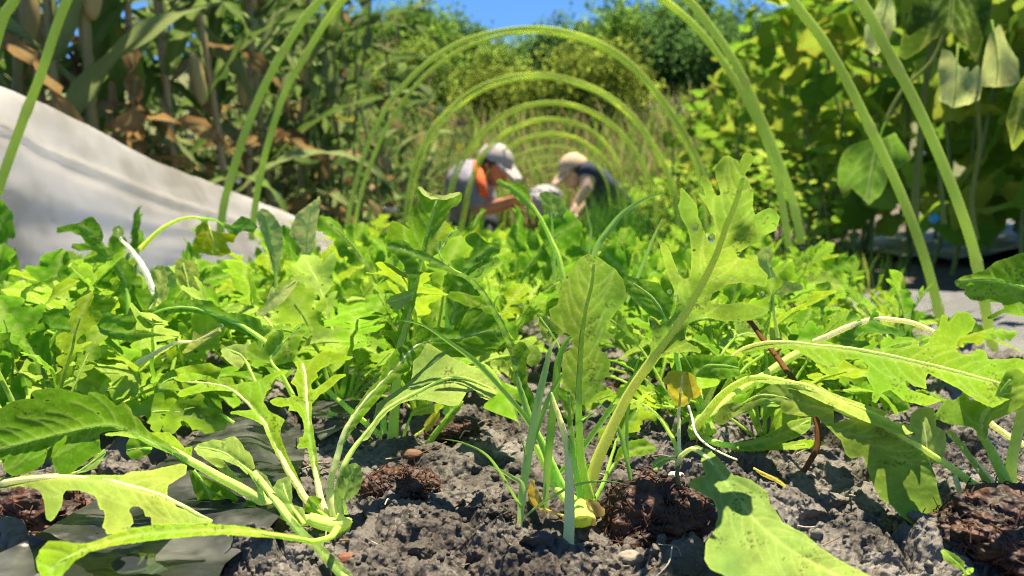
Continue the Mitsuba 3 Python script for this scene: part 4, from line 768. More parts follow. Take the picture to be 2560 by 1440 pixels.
leaf(p, 'n', '2170,140 2200,50 2260,0 2350,-60 2380,-110 2385,-40 2360,120 2340,260 2290,440 2250,400 2240,300 2180,230 2150,200', '2280,760,66 2285,560,66.4 2285,350,66.8 2290,150,67 2340,-60,67.2', up=.9, r=(1.6, .5), base=(0.429, 0.484, 0.190), wave=.4, label='pale leaf standing upright before the row cover')
leaf(p, 'n', '1900,40 1950,0 2000,20 2040,60 2100,150 2110,270 2080,420 2040,500 2000,330 1950,200', '2060,700,64 2050,480,64.3 2030,280,64.6 1980,60,64.8', up=.7, r=(1.6, .5), base=(0.374, 0.452, 0.150), wave=.4)

# mid-field leaves right of centre
p = thing('salad_plant', 'salad plant behind the tallest leaf with drop covered leaves', SP)
leaf(p, 'm', '0,340 40,330 60,300 100,300 150,320 220,330 300,290 372,300 375,330 300,345 200,350 100,345 20,365', '-20,520,40 0,400,40 40,350,40 150,335,40 360,310,40.2', up=1.0, r=(1.4, .4), base=DG)
leaf(p, 'm', '330,60 360,30 390,25 400,60 390,110 420,170 520,190 530,210 440,240 380,230 370,160 340,120', '420,420,46 400,300,46.3 395,200,46.6 370,60,47', up=1.2, r=(1.4, .4), base=(0.328, 0.452, 0.109), wave=.4)
leaf(p, 'm', '240,400 220,300 300,330 400,380 450,400 470,430 420,440 330,420', '150,560,46 200,460,46.4 280,400,46.8 440,420,47.2', up=2, r=(1.4, .4), base=(0.296, 0.437, 0.068))
leaf(p, 'm', '670,450 680,410 715,390 740,360 770,338 782,350 778,378 800,365 820,320 832,300 852,315 857,362 940,380 980,400 960,412 860,400 780,395 740,430 800,430 820,450 760,465', '570,440,46 640,410,45.6 720,375,45.2 820,345,44.6 900,345,44.2 1000,360,43.6 1090,395,43', up=1.2, r=(2.4, 1.6), base=(0.125, 0.312, 0.020), stalkcol=(.60, .66, .32), wave=.3)
leaf(p, 'd', '680,760 720,755 800,775 880,790 900,830 960,900 940,980 880,1000 820,960 760,910 710,850', '1010,1400,42 980,1200,42.4 930,1020,42.8 850,880,43 720,780,43.4', up=.8, r=(2., .5), base=(0.148, 0.335, 0.020), wave=.35)
leaf(p, 'd', '200,960 260,980 340,1040 350,1090 300,1060 250,1060 290,1130 330,1150 340,1200 290,1140 230,1080', '380,1300,41 340,1180,41.2 290,1080,41.4 220,980,41.6', up=.9, r=(1.2, .4), base=(0.281, 0.429, 0.054), wave=.4)
leaf(p, 'd', '740,600 745,490 755,590', '740,600,60 745,500,60', r=None, base=DG)
# a lobed leaf above the others in the middle of the bed
p = thing('salad_plant', 'mid bed salad plant, its slim leaf rising before the two people', SP)
leaf(p, 'd', '-30,225 0,215 60,245 75,235 110,240 150,260 170,320 175,380 200,420 190,440 160,420 150,370 110,350 60,290 0,250', '370,1000,60 360,850,60.5 330,680,61 280,560,61.4 220,440,61.8 150,340,62.2 70,270,62.6 -20,225,63', up=.5, r=(3.4, .6), base=(0.265, 0.437, 0.034), wave=.3)
leaf(p, 'd', '220,300 250,280 300,300 360,330 370,400 330,420 280,400 250,420 230,360', '300,800,64 300,600,64.5 290,450,64.8 280,300,65', up=.8, r=(1.8, .5), base=(0.312, 0.452, 0.082), wave=.4)

# grass weeds
p = thing('grass_tuft', 'tuft of thin pale grass blades left of the central plant', 'grass')
for s, w, c in (('e150,1080,33 165,900,33 190,700,33.2 240,400,33.6 300,100,34 345,-100,34.2 380,-240,34.4 440,-320,34.6', 4.2, (.34, .52, .14)), ('e325,960,34 335,700,34 350,500,34 372,300,34.2 400,50,34.4 415,-110,34.5 470,-260,34.8 530,-310,35 630,-300,35.4', 4.6, (.25, .48, .04)),
                ('e175,1020,33 165,950,33 100,840,32.8 0,670,32.6 -110,540,32.4 -280,460,32.2 -430,430,32', 1.5, (.22, .44, .04)), ('e185,860,33 160,760,33 90,715,32.8 0,662,32.8 -90,625,32.8', 1.8, (.34, .50, .12)),
                ('e335,740,34.2 330,560,34.2 200,300,34 0,60,33.6 -180,-130,33.2 -350,-260,32.8 -560,-400,32.4 -740,-440,32', 2.6, (.22, .46, .04)), ('e185,1010,33 260,940,32.8 400,850,32.7 540,775,32.6 700,745,32.5 820,745,32.5 925,768,32.4', 1.1, (.28, .44, .10)),
                ('e190,600,33.4 185,530,33.4 150,410,33.4', 1.2, (.26, .44, .06)), ('e205,700,33.4 230,500,33.6 330,200,33.9 420,20,34.2 540,-120,34.6 610,-150,34.8', 2.2, (.24, .48, .05))):
    grass(p, 'e', s[1:], w, c)
p = thing('grass_tuft', 'long grass blades crossing behind the central stalks', 'grass')
for s, w in (('e350,760,35 480,640,35.2 620,480,35.4 800,230,35.8 960,20,36.2 1100,-150,36.6 1250,-230,37 1330,-200,37.2 1420,-60,37.2', 2.6), ('e975,820,35.6 940,620,35.8 880,380,36 800,260,36.2 700,130,36.4', 2.0), ('e940,600,36 930,380,36.2 945,180,36.4 1000,-100,36.8 1060,-230,37', 1.6), ('e1020,800,36 1050,740,36 1120,670,36', 1.)):
    grass(p, 'e', s[1:], w, (.20, .44, .05))
p = thing('grass_tuft', 'slender grass with a bright bent blade above the middle of the bed', 'grass')
for s, w in (('d470,980,52 490,800,52 530,610,52 610,490,52 690,400,52 800,330,52 920,293,52', 4.2), ('d500,820,58 490,640,58 500,500,58 480,400,58 470,320,58', 2.6), ('d700,900,55 760,760,55 840,560,55 900,430,55', 3)):
    grass(p, 'd', s[1:], w, (.26, .48, .08))

# reddish twig
p = thing('twig', 'reddish brown bare stem arching through the right plant down to the soil', 'twig')
leaf(p, 'g', '', '420,60,47 500,150,46 600,290,44.6 690,400,43 760,500,41.4 820,580,40 900,690,38.6 960,800,37.8 990,910,37 975,1060,36.4 930,1160,36.2 890,1235,36.2', r=(1.7, 1.5), blade=False, name='stem', stalkcol=(.13, .065, .03))
leaf(p, 'g', '', '690,400,42.8 700,375,42.9 725,350,43', r=(1.2, .6), blade=False, name='bud', stalkcol=(.14, .07, .035))
for lab, s in (('withered narrow leaf lying on the soil behind the broad blade', '535,1210 570,1225 650,1260 720,1290 770,1340 750,1350 690,1310 620,1280 550,1240'),):
    p = thing('fallen_leaf', lab, 'leaf')
    leaf(p, 'g', s, '530,1212,33.6 620,1255,33.2 700,1295,32.9 765,1345,32.6', up=2, r=(.6, .4), base=(0.328, 0.203, 0.020), veins=False)
p = thing('fallen_leaf', 'small orange petal stuck on the right lobed leaf', 'leaf')
leaf(p, 'k', '652,660 660,630 690,624 722,634 715,665 685,684 660,682', '655,670,33.8 690,652,33.6 720,640,33.5', up=2, r=None, base=(0.624, 0.296, 0.020), veins=False)
p = thing('root_strand', 'thin pale root trailing over the soil right of the yellow leaf', 'root')
leaf(p, 'g', '', '60,760,42 85,850,41.6 110,960,40 200,1050,38.4 300,1110,37 410,1150,36.2', r=(.8, .5), blade=False, name='strand', stalkcol=(.62, .62, .45))

# water drops on the tallest leaves
t0 = thing
for i, (cr, x, y, d, r) in enumerate([('d', 470, 905, 33.55, 1.9), ('d', 515, 720, 33.5, 1.6), ('d', 1080, 485, 34.2, 2.3), ('d', 1170, 540, 34.0, 2.6), ('d', 975, 745, 34.3, 1.7), ('d', 975, 875, 34.5, 1.9), ('d', 1200, 775, 34.2, 1.5), ('d', 1280, 760, 34.2, 1.6), ('d', 1245, 632, 34.0, 1.2), ('d', 1305, 770, 34.2, 1.3), ('d', 940, 840, 34.8, 1.6), ('d', 1075, 610, 34.2, 1.1), ('d', 1320, 625, 34, 1.4), ('d', 1455, 848, 34.6, 1.4), ('d', 378, 1400, 33.8, 1.5), ('a', 712, 835, 30.6, 1.2), ('a', 690, 920, 30, 1.3), ('k', 600, 968, 33.2, 2.4), ('k', 655, 985, 33.2, 1.5), ('k', 550, 1070, 32.8, 1.8), ('n', 1648, 875, 41.6, 1.9), ('d', 310, 410, 58, 2.2), ('d', 357, 427, 58, 1.6), ('n', 2312, 528, 52, 1.8)]):
    k = thing('water_drop', 'clear water drop clinging to a salad leaf', 'water drop', 'water drops on the leaves')
    if cr == 'd' and x > 900: d = np.interp(y, [215, 490, 660, 830, 1000], [29.7, 31.2, 32.2, 33.2, 34.0]) - .05
    elif cr == 'd' and x > 400 and x < 600: d = np.interp(y, [690, 940], [31.6, 32.7])
    a = px(cr, f'{x},{y}'); c = at(a[:, 0], a[:, 1], d / 100)[0]
    s_ = trimesh.creation.icosphere(subdivisions=3); v = s_.vertices * [1, .62, 1.15]; v[:, 2] += -.22 * (v[:, 2] < 0) * (1 - np.abs(v[:, 2])) * 0
    scene[k] = mikit.ply((v * r * .62 / 1000 + c, s_.faces), 'drop', smooth=True)
# ------------------------------------------------------------------ the young salad plants that fill the bed
def group_of(name, parts):
    scene[name] = {'type': 'shapegroup', **parts}

def place(t, group, loc, rz, s, lean=(0, 0)):
    scene[t] = {'type': 'instance', 'sg': ref(group), 'to_world': T().translate([float(v) for v in loc]).rotate([1, 0, 0], lean[0]).rotate([0, 1, 0], lean[1]).rotate([0, 0, 1], rz).scale(float(s))}
def uniq(d, n):
    k, i = n, 0
    while k in d: i += 1; k = f'{n}_{i:03d}'
    return k
HUES = [(.23, .40, .02), (.29, .44, .035), (.17, .35, .017), (.32, .45, .07), (.20, .36, .02), (.11, .27, .012), (.28, .40, .015), (.13, .29, .014)]
for q in range(16):
    rr = np.random.default_rng(100 + q); fine = q < 10
    parts, n = {}, rr.integers(10, 14) if fine else rr.integers(8, 10)
    for i in range(n):
        L = rr.uniform(.042, .090); pt = rr.uniform(.035, .085)
        inner = i >= n - 3
        elev = math.radians(rr.uniform(62, 84) if inner else rr.uniform(38, 68)); bend = math.radians(rr.uniform(15, 60) if inner else rr.uniform(45, 105))
        b, s_ = proto_leaf(L, L * rr.uniform(.22, .33), int(rr.integers(3, 6)), rr.uniform(.6, 1.1), rr.uniform(.04, .10), int(q * 50 + i + 1), pt, elev, bend, rr.normal(0, .55), rr.uniform(-.45, .6), lin(.91, 1, 1) * lin(*HUES[rr.integers(len(HUES))]) * rr.uniform(.88, 1.12), (.0038 if fine else .007), i * 2.4 + rr.uniform(-.5, .5), rr.normal(0, .6))
        k = uniq(parts, 'leaf')
        parts[k] = mikit.ply(b[:2], 'leaf_bump' if fine else 'leaf', smooth=True, color=b[2])
        parts[k + '__midrib'] = mikit.ply(s_[:2], 'stalk', smooth=True, color=s_[2])
    group_of(f'field_plant_{q}', parts)
ORD = ['leftmost', 'second from the left', 'third from the left', 'fourth from the left', 'fifth from the left', 'sixth from the left', 'seventh from the left', 'eighth from the left', 'ninth from the left', 'tenth from the left', 'eleventh from the left', 'twelfth from the left', 'thirteenth from the left', 'fourteenth from the left', 'fifteenth from the left', 'sixteenth from the left', 'seventeenth from the left', 'eighteenth from the left', 'nineteenth from the left', 'rightmost']
rr = np.random.default_rng(5); spots = []
keep = [(-0.035, .355), (.10, .35), (.20, .46), (.21, .34), (.07, .34), (-.12, .34)]
y = .56
while y < 6.4:
    for x in np.arange(-.48, .45, .112 if y < 1.5 else .14 if y < 2.6 else .2):
        spots.append((x + rr.normal(0, .024), y + rr.normal(0, .026)))
    y += .108 if y < 1.5 else .145 if y < 2.6 else .27
spots += [(.13, .47), (.17, .53), (.20, .57), (.25, .50), (.13, .60), (.19, .63), (.28, .57), (.31, .52), (.09, .66), (.23, .47), (.15, .68), (.34, .66), (-.10, .58), (-.29, .41), (-.35, .46), (-.27, .50), (-.38, .57), (-.32, .54), (-.42, .60), (-.30, .45), (-.40, .50),  (-.50, .62), (-.47, .75), (.02, .60), (.15, .56), (.10, .50), (-.33, .60), (.24, .55), (-.10, .55)]
spots = [(x, y) for x, y in spots if not (y < .72 and -.075 < x / y < .09) and not (x / y > .46 and y < 1.25)]
spots.sort(key=lambda s: s[1])
spots = spots[:298]
order = {}
for q_, (lo, hi) in enumerate(((0, .54), (.54, .64), (.64, .75), (.75, .87), (.87, .99), (.99, 1.11), (1.11, 1.23), (1.23, 1.35))):
    sel = sorted([p for p in spots if lo <= p[1] < hi], key=lambda p: p[0] / p[1])
    for i, p in enumerate(sel): order[p] = (('nearest', 'second', 'third', 'fourth', 'fifth', 'sixth', 'seventh', 'eighth')[q_], ORD[min(i, 15)], i < 16)
n = 0
for x, y in spots:
    q = int(rr.integers(0, 10)) if y < 2.6 else int(rr.integers(10, 16))
    z = float(soil_z(x, y)[0]) if y < 1.2 else float(Zc[np.searchsorted(Y[:, 0], y).clip(0, 259), np.searchsorted(X[0], x).clip(0, 109)])
    side = 'left' if x < -.17 else 'right' if x > .14 else 'middle'
    where = 'just behind the front plants' if y < .75 else 'before the second hoop' if y < 1.3 else 'under the third and fourth hoops' if y < 2.6 else 'near the crouching people' if y < 4.4 else 'at the far end of the bed'
    o = order.get((x, y))
    if o and o[2]: t = thing('salad_plant', f'young salad plant in the {o[0]} row behind the front plants, {o[1]}', SP, 'salad plants in the bed')
    else: t = thing('salad_plant', f'young light green salad plant {where}, {side}', SP, f'salad plants {where}, {side}')
    s = rr.uniform(.92, 1.16) * (.92 if y < .62 else 1.0) * (.7 if x / y > .28 and y < 1.5 else .85 if x > 0 and y < .7 else 1.0)
    place(t, f'field_plant_{q}', (x, y, z - .004), rr.uniform(0, 360), s, (rr.normal(0, 6), rr.normal(0, 6)))

# upright onion-like grass at the far right of the bed
def grass_proto(name, n, h, seed, col):
    rr = np.random.default_rng(seed); ms = []
    parts = {}
    for i in range(n):
        a = rr.uniform(0, 6.28); L = h * rr.uniform(.6, 1.1); b = rr.uniform(.08, .5); r0 = rr.uniform(0, .02)
        s = np.linspace(0, 1, 8)
        P = np.stack([np.cos(a) * (r0 + L * b * s ** 2), np.sin(a) * (r0 + L * b * s ** 2), L * s * (1 - .25 * b * s)], 1)
        v, f = tube(P, [.0028, .0026, .0016, .0004], 5, flat=.6)
        c = np.tile(lin(*col) * rr.uniform(.7, 1.3), (len(v), 1))
        parts[uniq(parts, 'blade')] = mikit.ply((v, f), 'leaf', smooth=True, color=c)
    group_of(name, parts)
grass_proto('grass_group_a', 16, .30, 1, (.15, .36, .07)); grass_proto('grass_group_b', 20, .24, 2, (.20, .42, .06))
for (x, y) in [(.22, 2.5), (.26, 2.8), (.19, 3.0), (.30, 3.1), (.24, 3.4), (.33, 2.6), (.16, 2.7), (.28, 3.7), (.38, 3.3), (.30, 4.3), (.36, 4.4), (.42, 4.2), (.25, 4.1), (.33, 4.0), (.40, 3.9), (.44, 4.5), (.27, 4.45), (.31, 4.6), (.38, 4.65), (.22, 4.5), (.45, 4.7), (.34, 4.75), (-.30, 2.9), (.02, 2.9), (.40, 2.2)]:
    t = thing('grass_tuft', 'tuft of upright thin grass growing between the salad plants farther back', 'grass', 'grass tufts in the bed')
    place(t, random.choice(['grass_group_a', 'grass_group_b']), (x, y, -.01), random.uniform(0, 360), random.uniform(.8, 1.1) * (1.5 if y > 3.85 else 1))
# ------------------------------------------------------------------ vegetation around the bed
def strap_leaf(L, W, az, elev, bend, base, seed, z0, n=12, wav=.02, twist=0.):
    """Maize leaf: arching strap with a wavy margin and a pale midrib."""
    s = np.linspace(0, 1, n); th = elev - bend * s ** 1.3; ds = L / (n - 1)
    x = np.concatenate([[0], np.cumsum(np.cos(th[:-1]) * ds)]); z = z0 + np.concatenate([[0], np.cumsum(np.sin(th[:-1]) * ds)])
    w = W / 2 * np.clip(np.minimum((s * 6 + .5), 1) * (1 - s ** 2.2), .02, 1)
    C = np.stack([x, 0 * x, z], 1); t = np.gradient(C, axis=0); t /= np.linalg.norm(t, axis=1, keepdims=True)
    lat0 = np.tile([0, 1.0, 0], (n, 1)); up0 = np.cross(t, lat0)
    tw = twist * s; lat = lat0 * np.cos(tw)[:, None] + up0 * np.sin(tw)[:, None]; up = np.cross(t, lat)
    k = np.array([-1, -.5, 0, .5, 1]); V = []
    for kk in k:
        rip = wav * abs(kk) * np.sin(s * 16 + kk * 1.7 + seed) * np.clip(s * 4, 0, 1)
        V.append(C + lat * (w * kk)[:, None] + up * (abs(kk) * w * .35 + rip)[:, None])
    V = np.stack(V, 1).reshape(-1, 3)
    c = np.repeat(lin(*base)[None] * (.8 + .4 * meshkit.noise(np.stack([s * 5, s * 0 + seed, s * 0], 1)))[:, None], 5, 0)
    c[2::5] = c[2::5] * .6 + lin(.3, .34, .16) * .4
    ca, sa = math.cos(az), math.sin(az)
    V = np.stack([V[:, 0] * ca - V[:, 1] * sa, V[:, 0] * sa + V[:, 1] * ca, V[:, 2]], 1)
    return V, sheet(V, n, 5), c
def maize_proto(name, seed, H, dry):
    rr = np.random.default_rng(seed); parts = {}
    z = np.linspace(0, H, 24); st = np.stack([.02 * np.sin(z * 2 + seed), .02 * np.cos(z * 1.7), z], 1)
    v, f = tube(st, [.015, .014, .010, .005], 8)
    c = np.tile(lin(.28, .24, .10) if not dry else lin(.36, .26, .14), (len(v), 1)); parts['stalk'] = mikit.ply((v, f), 'dry', smooth=True, color=c)
    n = 15
    for i in range(n):
        zz = H * (.06 + .86 * i / n); d = rr.random() < (.5 if i < 5 else .08 + .3 * dry)
        base = [(.20, .13, .06), (.30, .19, .08), (.13, .075, .035), (.36, .29, .16)][rr.integers(4)] if d else [(.10, .18, .035), (.15, .25, .06), (.07, .14, .03), (.25, .33, .13)][rr.integers(4)]
        b = strap_leaf(rr.uniform(.6, .95) * (.6 if d else 1), rr.uniform(.05, .085) * (.5 if d else 1), i * 3.14 + rr.normal(0, .5) + seed, math.radians(rr.uniform(45, 70) if not d else rr.uniform(-10, 40)), math.radians(rr.uniform(50, 125)), base, seed * 20 + i, zz, wav=.016 if not d else .03, twist=rr.normal(0, .6) + (1.5 if d else 0))
        parts[uniq(parts, 'leaf')] = mikit.ply(b[:2], 'dull_leaf', smooth=True, color=b[2])
    ms = []
    for k in range(9):   # tassel
        a = k * .7; P = np.array([[0, 0, H - .02], [.03 * math.cos(a), .03 * math.sin(a), H + .10], [.11 * math.cos(a), .11 * math.sin(a), H + .2 * rr.uniform(.7, 1.1)]])
        ms.append(tube(catmull(P, 4), [.003, .004, .002], 5))
    v, f = join(ms); parts['tassel'] = mikit.ply((v, f), 'dry', smooth=True, color=np.tile(lin(.40, .28, .14), (len(v), 1)))
    if seed % 2:
        e = trimesh.creation.icosphere(subdivisions=2); v = e.vertices * [.028, .028, .10] + [.03, .02, H * .45]
        parts['cob'] = mikit.ply((v, e.faces), 'dry', smooth=True, color=np.tile(lin(.38, .30, .13), (len(v), 1)))
    group_of(name, parts)
for q in range(6): maize_proto(f'maize_group_{q}', q + 1, [2.0, 2.2, 1.8, 2.1, 1.9, 2.3][q], [.1, .0, .6, .2, .0, .9][q])
rr = np.random.default_rng(21)
mz = []
for (pxx, d) in [(-60, 1.75), (35, 1.9), (120, 2.3), (235, 2.0), (330, 2.6), (420, 3.2), (478, 2.35), (560, 3.0), (640, 3.6), (700, 2.9), (760, 3.9), (170, 3.0), (60, 2.8), (290, 3.5), (850, 4.2), (905, 4.8), (820, 5.2), (960, 5.6), (700, 4.6), (520, 4.2), (600, 5.0), (1010, 6.4), (930, 6.6), (860, 6.0), (380, 4.4), (220, 4.0), (100, 3.8), (1060, 7.4), (980, 7.6), (780, 6.2), (660, 6.0), (-150, 2.4), (-40, 3.2), (10, 4.4), (590, 2.5), (275, 2.4), (390, 2.2), (150, 1.85), (740, 3.3), (815, 3.8), (640, 2.75)]:
    mz.append((at([pxx], [575], d)[0], d))
for i, (P, d) in enumerate(mz):
    where = 'close behind the row cover' if d < 2.7 else 'in the middle rows' if d < 4.7 else 'in the far rows'
    sel = sorted([p for p, e in mz if (e < 2.7, e < 4.7) == (d < 2.7, d < 4.7)], key=lambda p: p[0] / p[1]); k = [q is P for q in sel].index(True)
    t = thing('maize_plant', f'half dried maize plant {where}, {ORD[min(k, 19)]}', 'maize', f'maize plants {where}')
    place(t, f'maize_group_{int(rr.integers(6))}', (P[0], P[1], terrain(P[0], P[1]) - .02), rr.uniform(0, 360), rr.uniform(.8, 1.05) * (1 if d < 4.7 else .82), (rr.normal(0, 4), rr.normal(0, 4)))

# low broad-leaved weeds under the maize and along both sides of the bed
def lobed(r, nl, depth, seed):
    rr = np.random.default_rng(seed); a = np.linspace(-math.pi, math.pi, 72, endpoint=False)
    k = 1 - depth * (.5 + .5 * np.cos(a * nl + math.pi * (nl + 1))) + .05 * np.cos(a * 17 + seed) + rr.normal(0, .015, 72)
    k *= 1 - .45 * np.exp(-((np.abs(a) - math.pi) / .28) ** 2)
    return Polygon(np.stack([np.sin(a) * k * r, np.cos(a) * k * r], 1)).buffer(0)
def broad_leaf(r, nl, depth, seed, step, cup):
    pg = lobed(r, nl, depth, seed); P, Fa, dist = mesh_poly(pg, step); rr = np.random.default_rng(seed)
    rad = np.hypot(P[:, 0], P[:, 1] + .6 * r); ang = np.arctan2(P[:, 0], P[:, 1] + .6 * r)
    vein = np.abs(np.sin(ang * 3.2)) * rad
    z = cup * rad ** 2 / r + .12 * r * (meshkit.fbm(np.stack([P[:, 0] / r * 1.6, P[:, 1] / r * 1.6, P[:, 0] * 0 + seed], 1), 2) - .5) * 2 + .05 * r * np.minimum(vein / r * 3, 1) + .10 * r * np.sin(ang * 5 + seed) * (rad / r / 1.6) ** 2
    return np.stack([P[:, 0], P[:, 1] + .6 * r, z], 1), Fa, dist, vein
def frame_leaf(b, pos, nrm, tip):
    n_ = nrm / np.linalg.norm(nrm); y = tip - n_ * (tip @ n_); y /= np.linalg.norm(y) + 1e-9; x = np.cross(y, n_)
    return pos + b[:, :1] * x + b[:, 1:2] * y + b[:, 2:] * n_
def bush_proto(name, nleaf, size, rx, ry, z0, z1, seed, cols, nl, depth, step_k=.28, bias=(0, -.3, .8), bs='dull_leaf', yellow=.06, stems=5):
    rr = np.random.default_rng(seed); parts = {}
    protos = [broad_leaf(1, nl, depth, seed * 9 + j, step_k, rr.uniform(-.3, .1)) for j in range(5)]
    for i in range(stems):
        x0, y0 = rr.uniform(-rx, rx) * .8, rr.uniform(-ry, ry) * .6
        z = np.linspace(0, z1 * rr.uniform(.75, 1.0), 14)
        P = np.stack([x0 + .05 * np.sin(z * 5 + i) + rr.normal(0, .1) * z, y0 + .05 * np.cos(z * 4 + i * 2), z], 1)
        v, f = tube(P, [.007, .005, .003], 6); parts[uniq(parts, 'stem')] = mikit.ply((v, f), 'dry', smooth=True, color=np.tile(lin(.15, .20, .06), (len(v), 1)))
    for i in range(nleaf):
        b, f, dist, vein = protos[rr.integers(5)]; r = size * rr.uniform(.55, 1.15)
        pos = np.array([rr.uniform(-rx, rx), rr.uniform(-ry, ry), z0 + (z1 - z0) * rr.random() ** .85])
        nrm = np.array(bias) + rr.normal(0, .5, 3); tip = np.array([rr.normal(0, .7), rr.normal(-.2, .5), -1.0])
        V = frame_leaf(b * r, pos, nrm, tip)
        c0 = lin(*cols[rr.integers(len(cols))]) * rr.uniform(.8, 1.2); c = np.tile(c0, (len(V), 1))
        c = c + (c0 * .5 + lin(.22, .26, .09) - c) * (.5 * np.exp(-(vein / .05) ** 2))[:, None]
        if rr.random() < yellow * 2:
            c = c + (lin(.30, .26, .03) - c) * np.clip(.7 - dist / .16 + rr.normal(0, .2), 0, 1)[:, None]
        if rr.random() < yellow: c = c * .4 + lin(.32, .28, .04) * .6
        parts[uniq(parts, 'leaf')] = mikit.ply((V, f), bs, smooth=True, color=np.clip(c, .01, .8))
    group_of(name, parts)
VCOL = [(.17, .33, .03), (.24, .39, .035), (.12, .24, .025), (.29, .41, .05), (.33, .42, .05)]
for q in range(4): bush_proto(f'vine_group_{q}', 115, .072, .36, .22, .16, 1.30, 40 + q, VCOL, 5, .22, yellow=.03)
WCOL = [(.24, .44, .04), (.30, .48, .06), (.18, .36, .03), (.36, .48, .08)]
for q in range(3): bush_proto(f'weed_group_{q}', 90, .022, .16, .16, .03, .42, 60 + q, WCOL, 3, .3, step_k=.4, bias=(0, -.1, .9), yellow=.05, stems=6)
DCOL = [(.07, .13, .035), (.10, .16, .05), (.14, .19, .08), (.055, .10, .025), (.20, .17, .08)]
for q in range(3): bush_proto(f'bush_group_{q}', 110, .042, .30, .25, .05, 1.0, 80 + q, DCOL, 3, .2, step_k=.4, bias=(0, -.1, .8), yellow=.03, stems=8)
rr = np.random.default_rng(31)
ORD_N = ['nearest', 'second nearest', 'third nearest', 'fourth nearest', 'fifth nearest', 'sixth nearest', 'seventh nearest', 'eighth nearest', 'ninth nearest', 'farthest']
VN = [0, 1, 2, 3, 4, 5, 6, 7, 8, 0, 1, 3, 4, 5, 9, 2]
for i, (x, y, s) in enumerate([(1.30, 1.75, 1.0), (1.32, 2.15, 1.02), (1.26, 2.55, 1.05), (1.28, 3.0, 1.02), (1.18, 3.45, 1.05), (1.22, 3.9, 1.0), (1.15, 4.4, 1.0), (1.15, 4.9, .95), (1.1, 5.5, .92), (1.6, 2.0, 1.15), (1.65, 2.6, 1.2), (1.7, 3.3, 1.2), (1.7, 4.1, 1.2), (1.65, 5.0, 1.15), (1.12, 6.2, .9), (1.9, 3.0, 1.3)]):
    where = 'in the front row at the right' if x < 1.4 else 'in the second row behind the first at the right'
    t = thing('vine_plant', f'climbing vine {where}, {ORD_N[VN[i]]}', 'vine', f'vines {where}')
    place(t, f'vine_group_{i % 4}', (x, y, terrain(x, y)), rr.uniform(-25, 25) + (180 if i % 3 == 1 else 0) + 90, s)
# single big leaves of the nearest vine
p = thing('vine_plant', 'nearest vine at the right with big pale and dark hanging leaves', 'vine')
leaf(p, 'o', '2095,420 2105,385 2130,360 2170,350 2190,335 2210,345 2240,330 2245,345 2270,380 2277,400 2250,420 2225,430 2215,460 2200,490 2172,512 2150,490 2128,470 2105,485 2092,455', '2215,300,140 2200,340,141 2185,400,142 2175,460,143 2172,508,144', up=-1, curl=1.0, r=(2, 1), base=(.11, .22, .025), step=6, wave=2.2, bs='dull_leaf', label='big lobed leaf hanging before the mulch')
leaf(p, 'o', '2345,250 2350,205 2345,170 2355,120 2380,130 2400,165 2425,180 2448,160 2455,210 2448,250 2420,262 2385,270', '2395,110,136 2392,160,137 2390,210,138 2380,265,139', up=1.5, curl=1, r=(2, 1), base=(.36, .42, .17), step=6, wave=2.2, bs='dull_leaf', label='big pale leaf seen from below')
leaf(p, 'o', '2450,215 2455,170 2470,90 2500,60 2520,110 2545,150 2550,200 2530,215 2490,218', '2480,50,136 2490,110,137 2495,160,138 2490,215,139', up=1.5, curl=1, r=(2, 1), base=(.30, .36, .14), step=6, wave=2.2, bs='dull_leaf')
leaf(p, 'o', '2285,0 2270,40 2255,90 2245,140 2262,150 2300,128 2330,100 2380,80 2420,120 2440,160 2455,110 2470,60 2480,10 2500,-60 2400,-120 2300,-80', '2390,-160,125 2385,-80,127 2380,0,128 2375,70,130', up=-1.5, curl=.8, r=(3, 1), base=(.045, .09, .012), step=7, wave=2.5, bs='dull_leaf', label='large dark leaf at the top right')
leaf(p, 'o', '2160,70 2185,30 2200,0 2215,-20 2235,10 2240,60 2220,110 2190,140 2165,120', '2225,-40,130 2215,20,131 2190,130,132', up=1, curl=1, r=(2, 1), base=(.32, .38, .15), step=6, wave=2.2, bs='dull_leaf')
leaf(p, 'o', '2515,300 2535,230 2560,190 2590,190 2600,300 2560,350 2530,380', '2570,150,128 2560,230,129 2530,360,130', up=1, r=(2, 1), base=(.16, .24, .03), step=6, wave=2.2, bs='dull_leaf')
for s in ('2285,560,150 2290,470,150 2300,380,150 2310,250,150 2330,100,150 2350,-60,150', '2440,600,142 2430,500,142 2450,350,141 2440,200,140 2460,40,138 2490,-80,137', '2360,560,148 2350,440,149 2340,330,150', '2215,300,140 2260,220,141 2330,150,143 2370,60,145'):
    leaf(p, 'o', '', s, r=(9, 5) if s.startswith('2285') else (5, 3), blade=False, name='stem', stalkcol=(.12, .15, .05))
for i in range(34):
    x, y = rr.uniform(.56, .98), rr.uniform(2.7, 7.2)
    t = thing('weed_plant', 'bright green small leaved weed growing along the right side of the bed', 'weed', 'weeds right of the bed')
    place(t, f'weed_group_{i % 3}', (x, y, terrain(x, y)), rr.uniform(0, 360), rr.uniform(.8, 1.35))
bl = []
for i in range(12):
    d = rr.uniform(3.0, 6.5); x = rr.uniform(-1.0 - .42 * d, -.75 - .02 * d)
    bl.append((x, d))
for i, (x, d) in enumerate(sorted(bl, key=lambda q: q[0] / q[1])):
    t = thing('bush', f'dull green bush growing among the maize, {ORD[i]}', 'bush', 'bushes among the maize')
    place(t, f'bush_group_{i % 3}', (x, d, terrain(x, d)), rr.uniform(0, 360), rr.uniform(.7, 1.3))

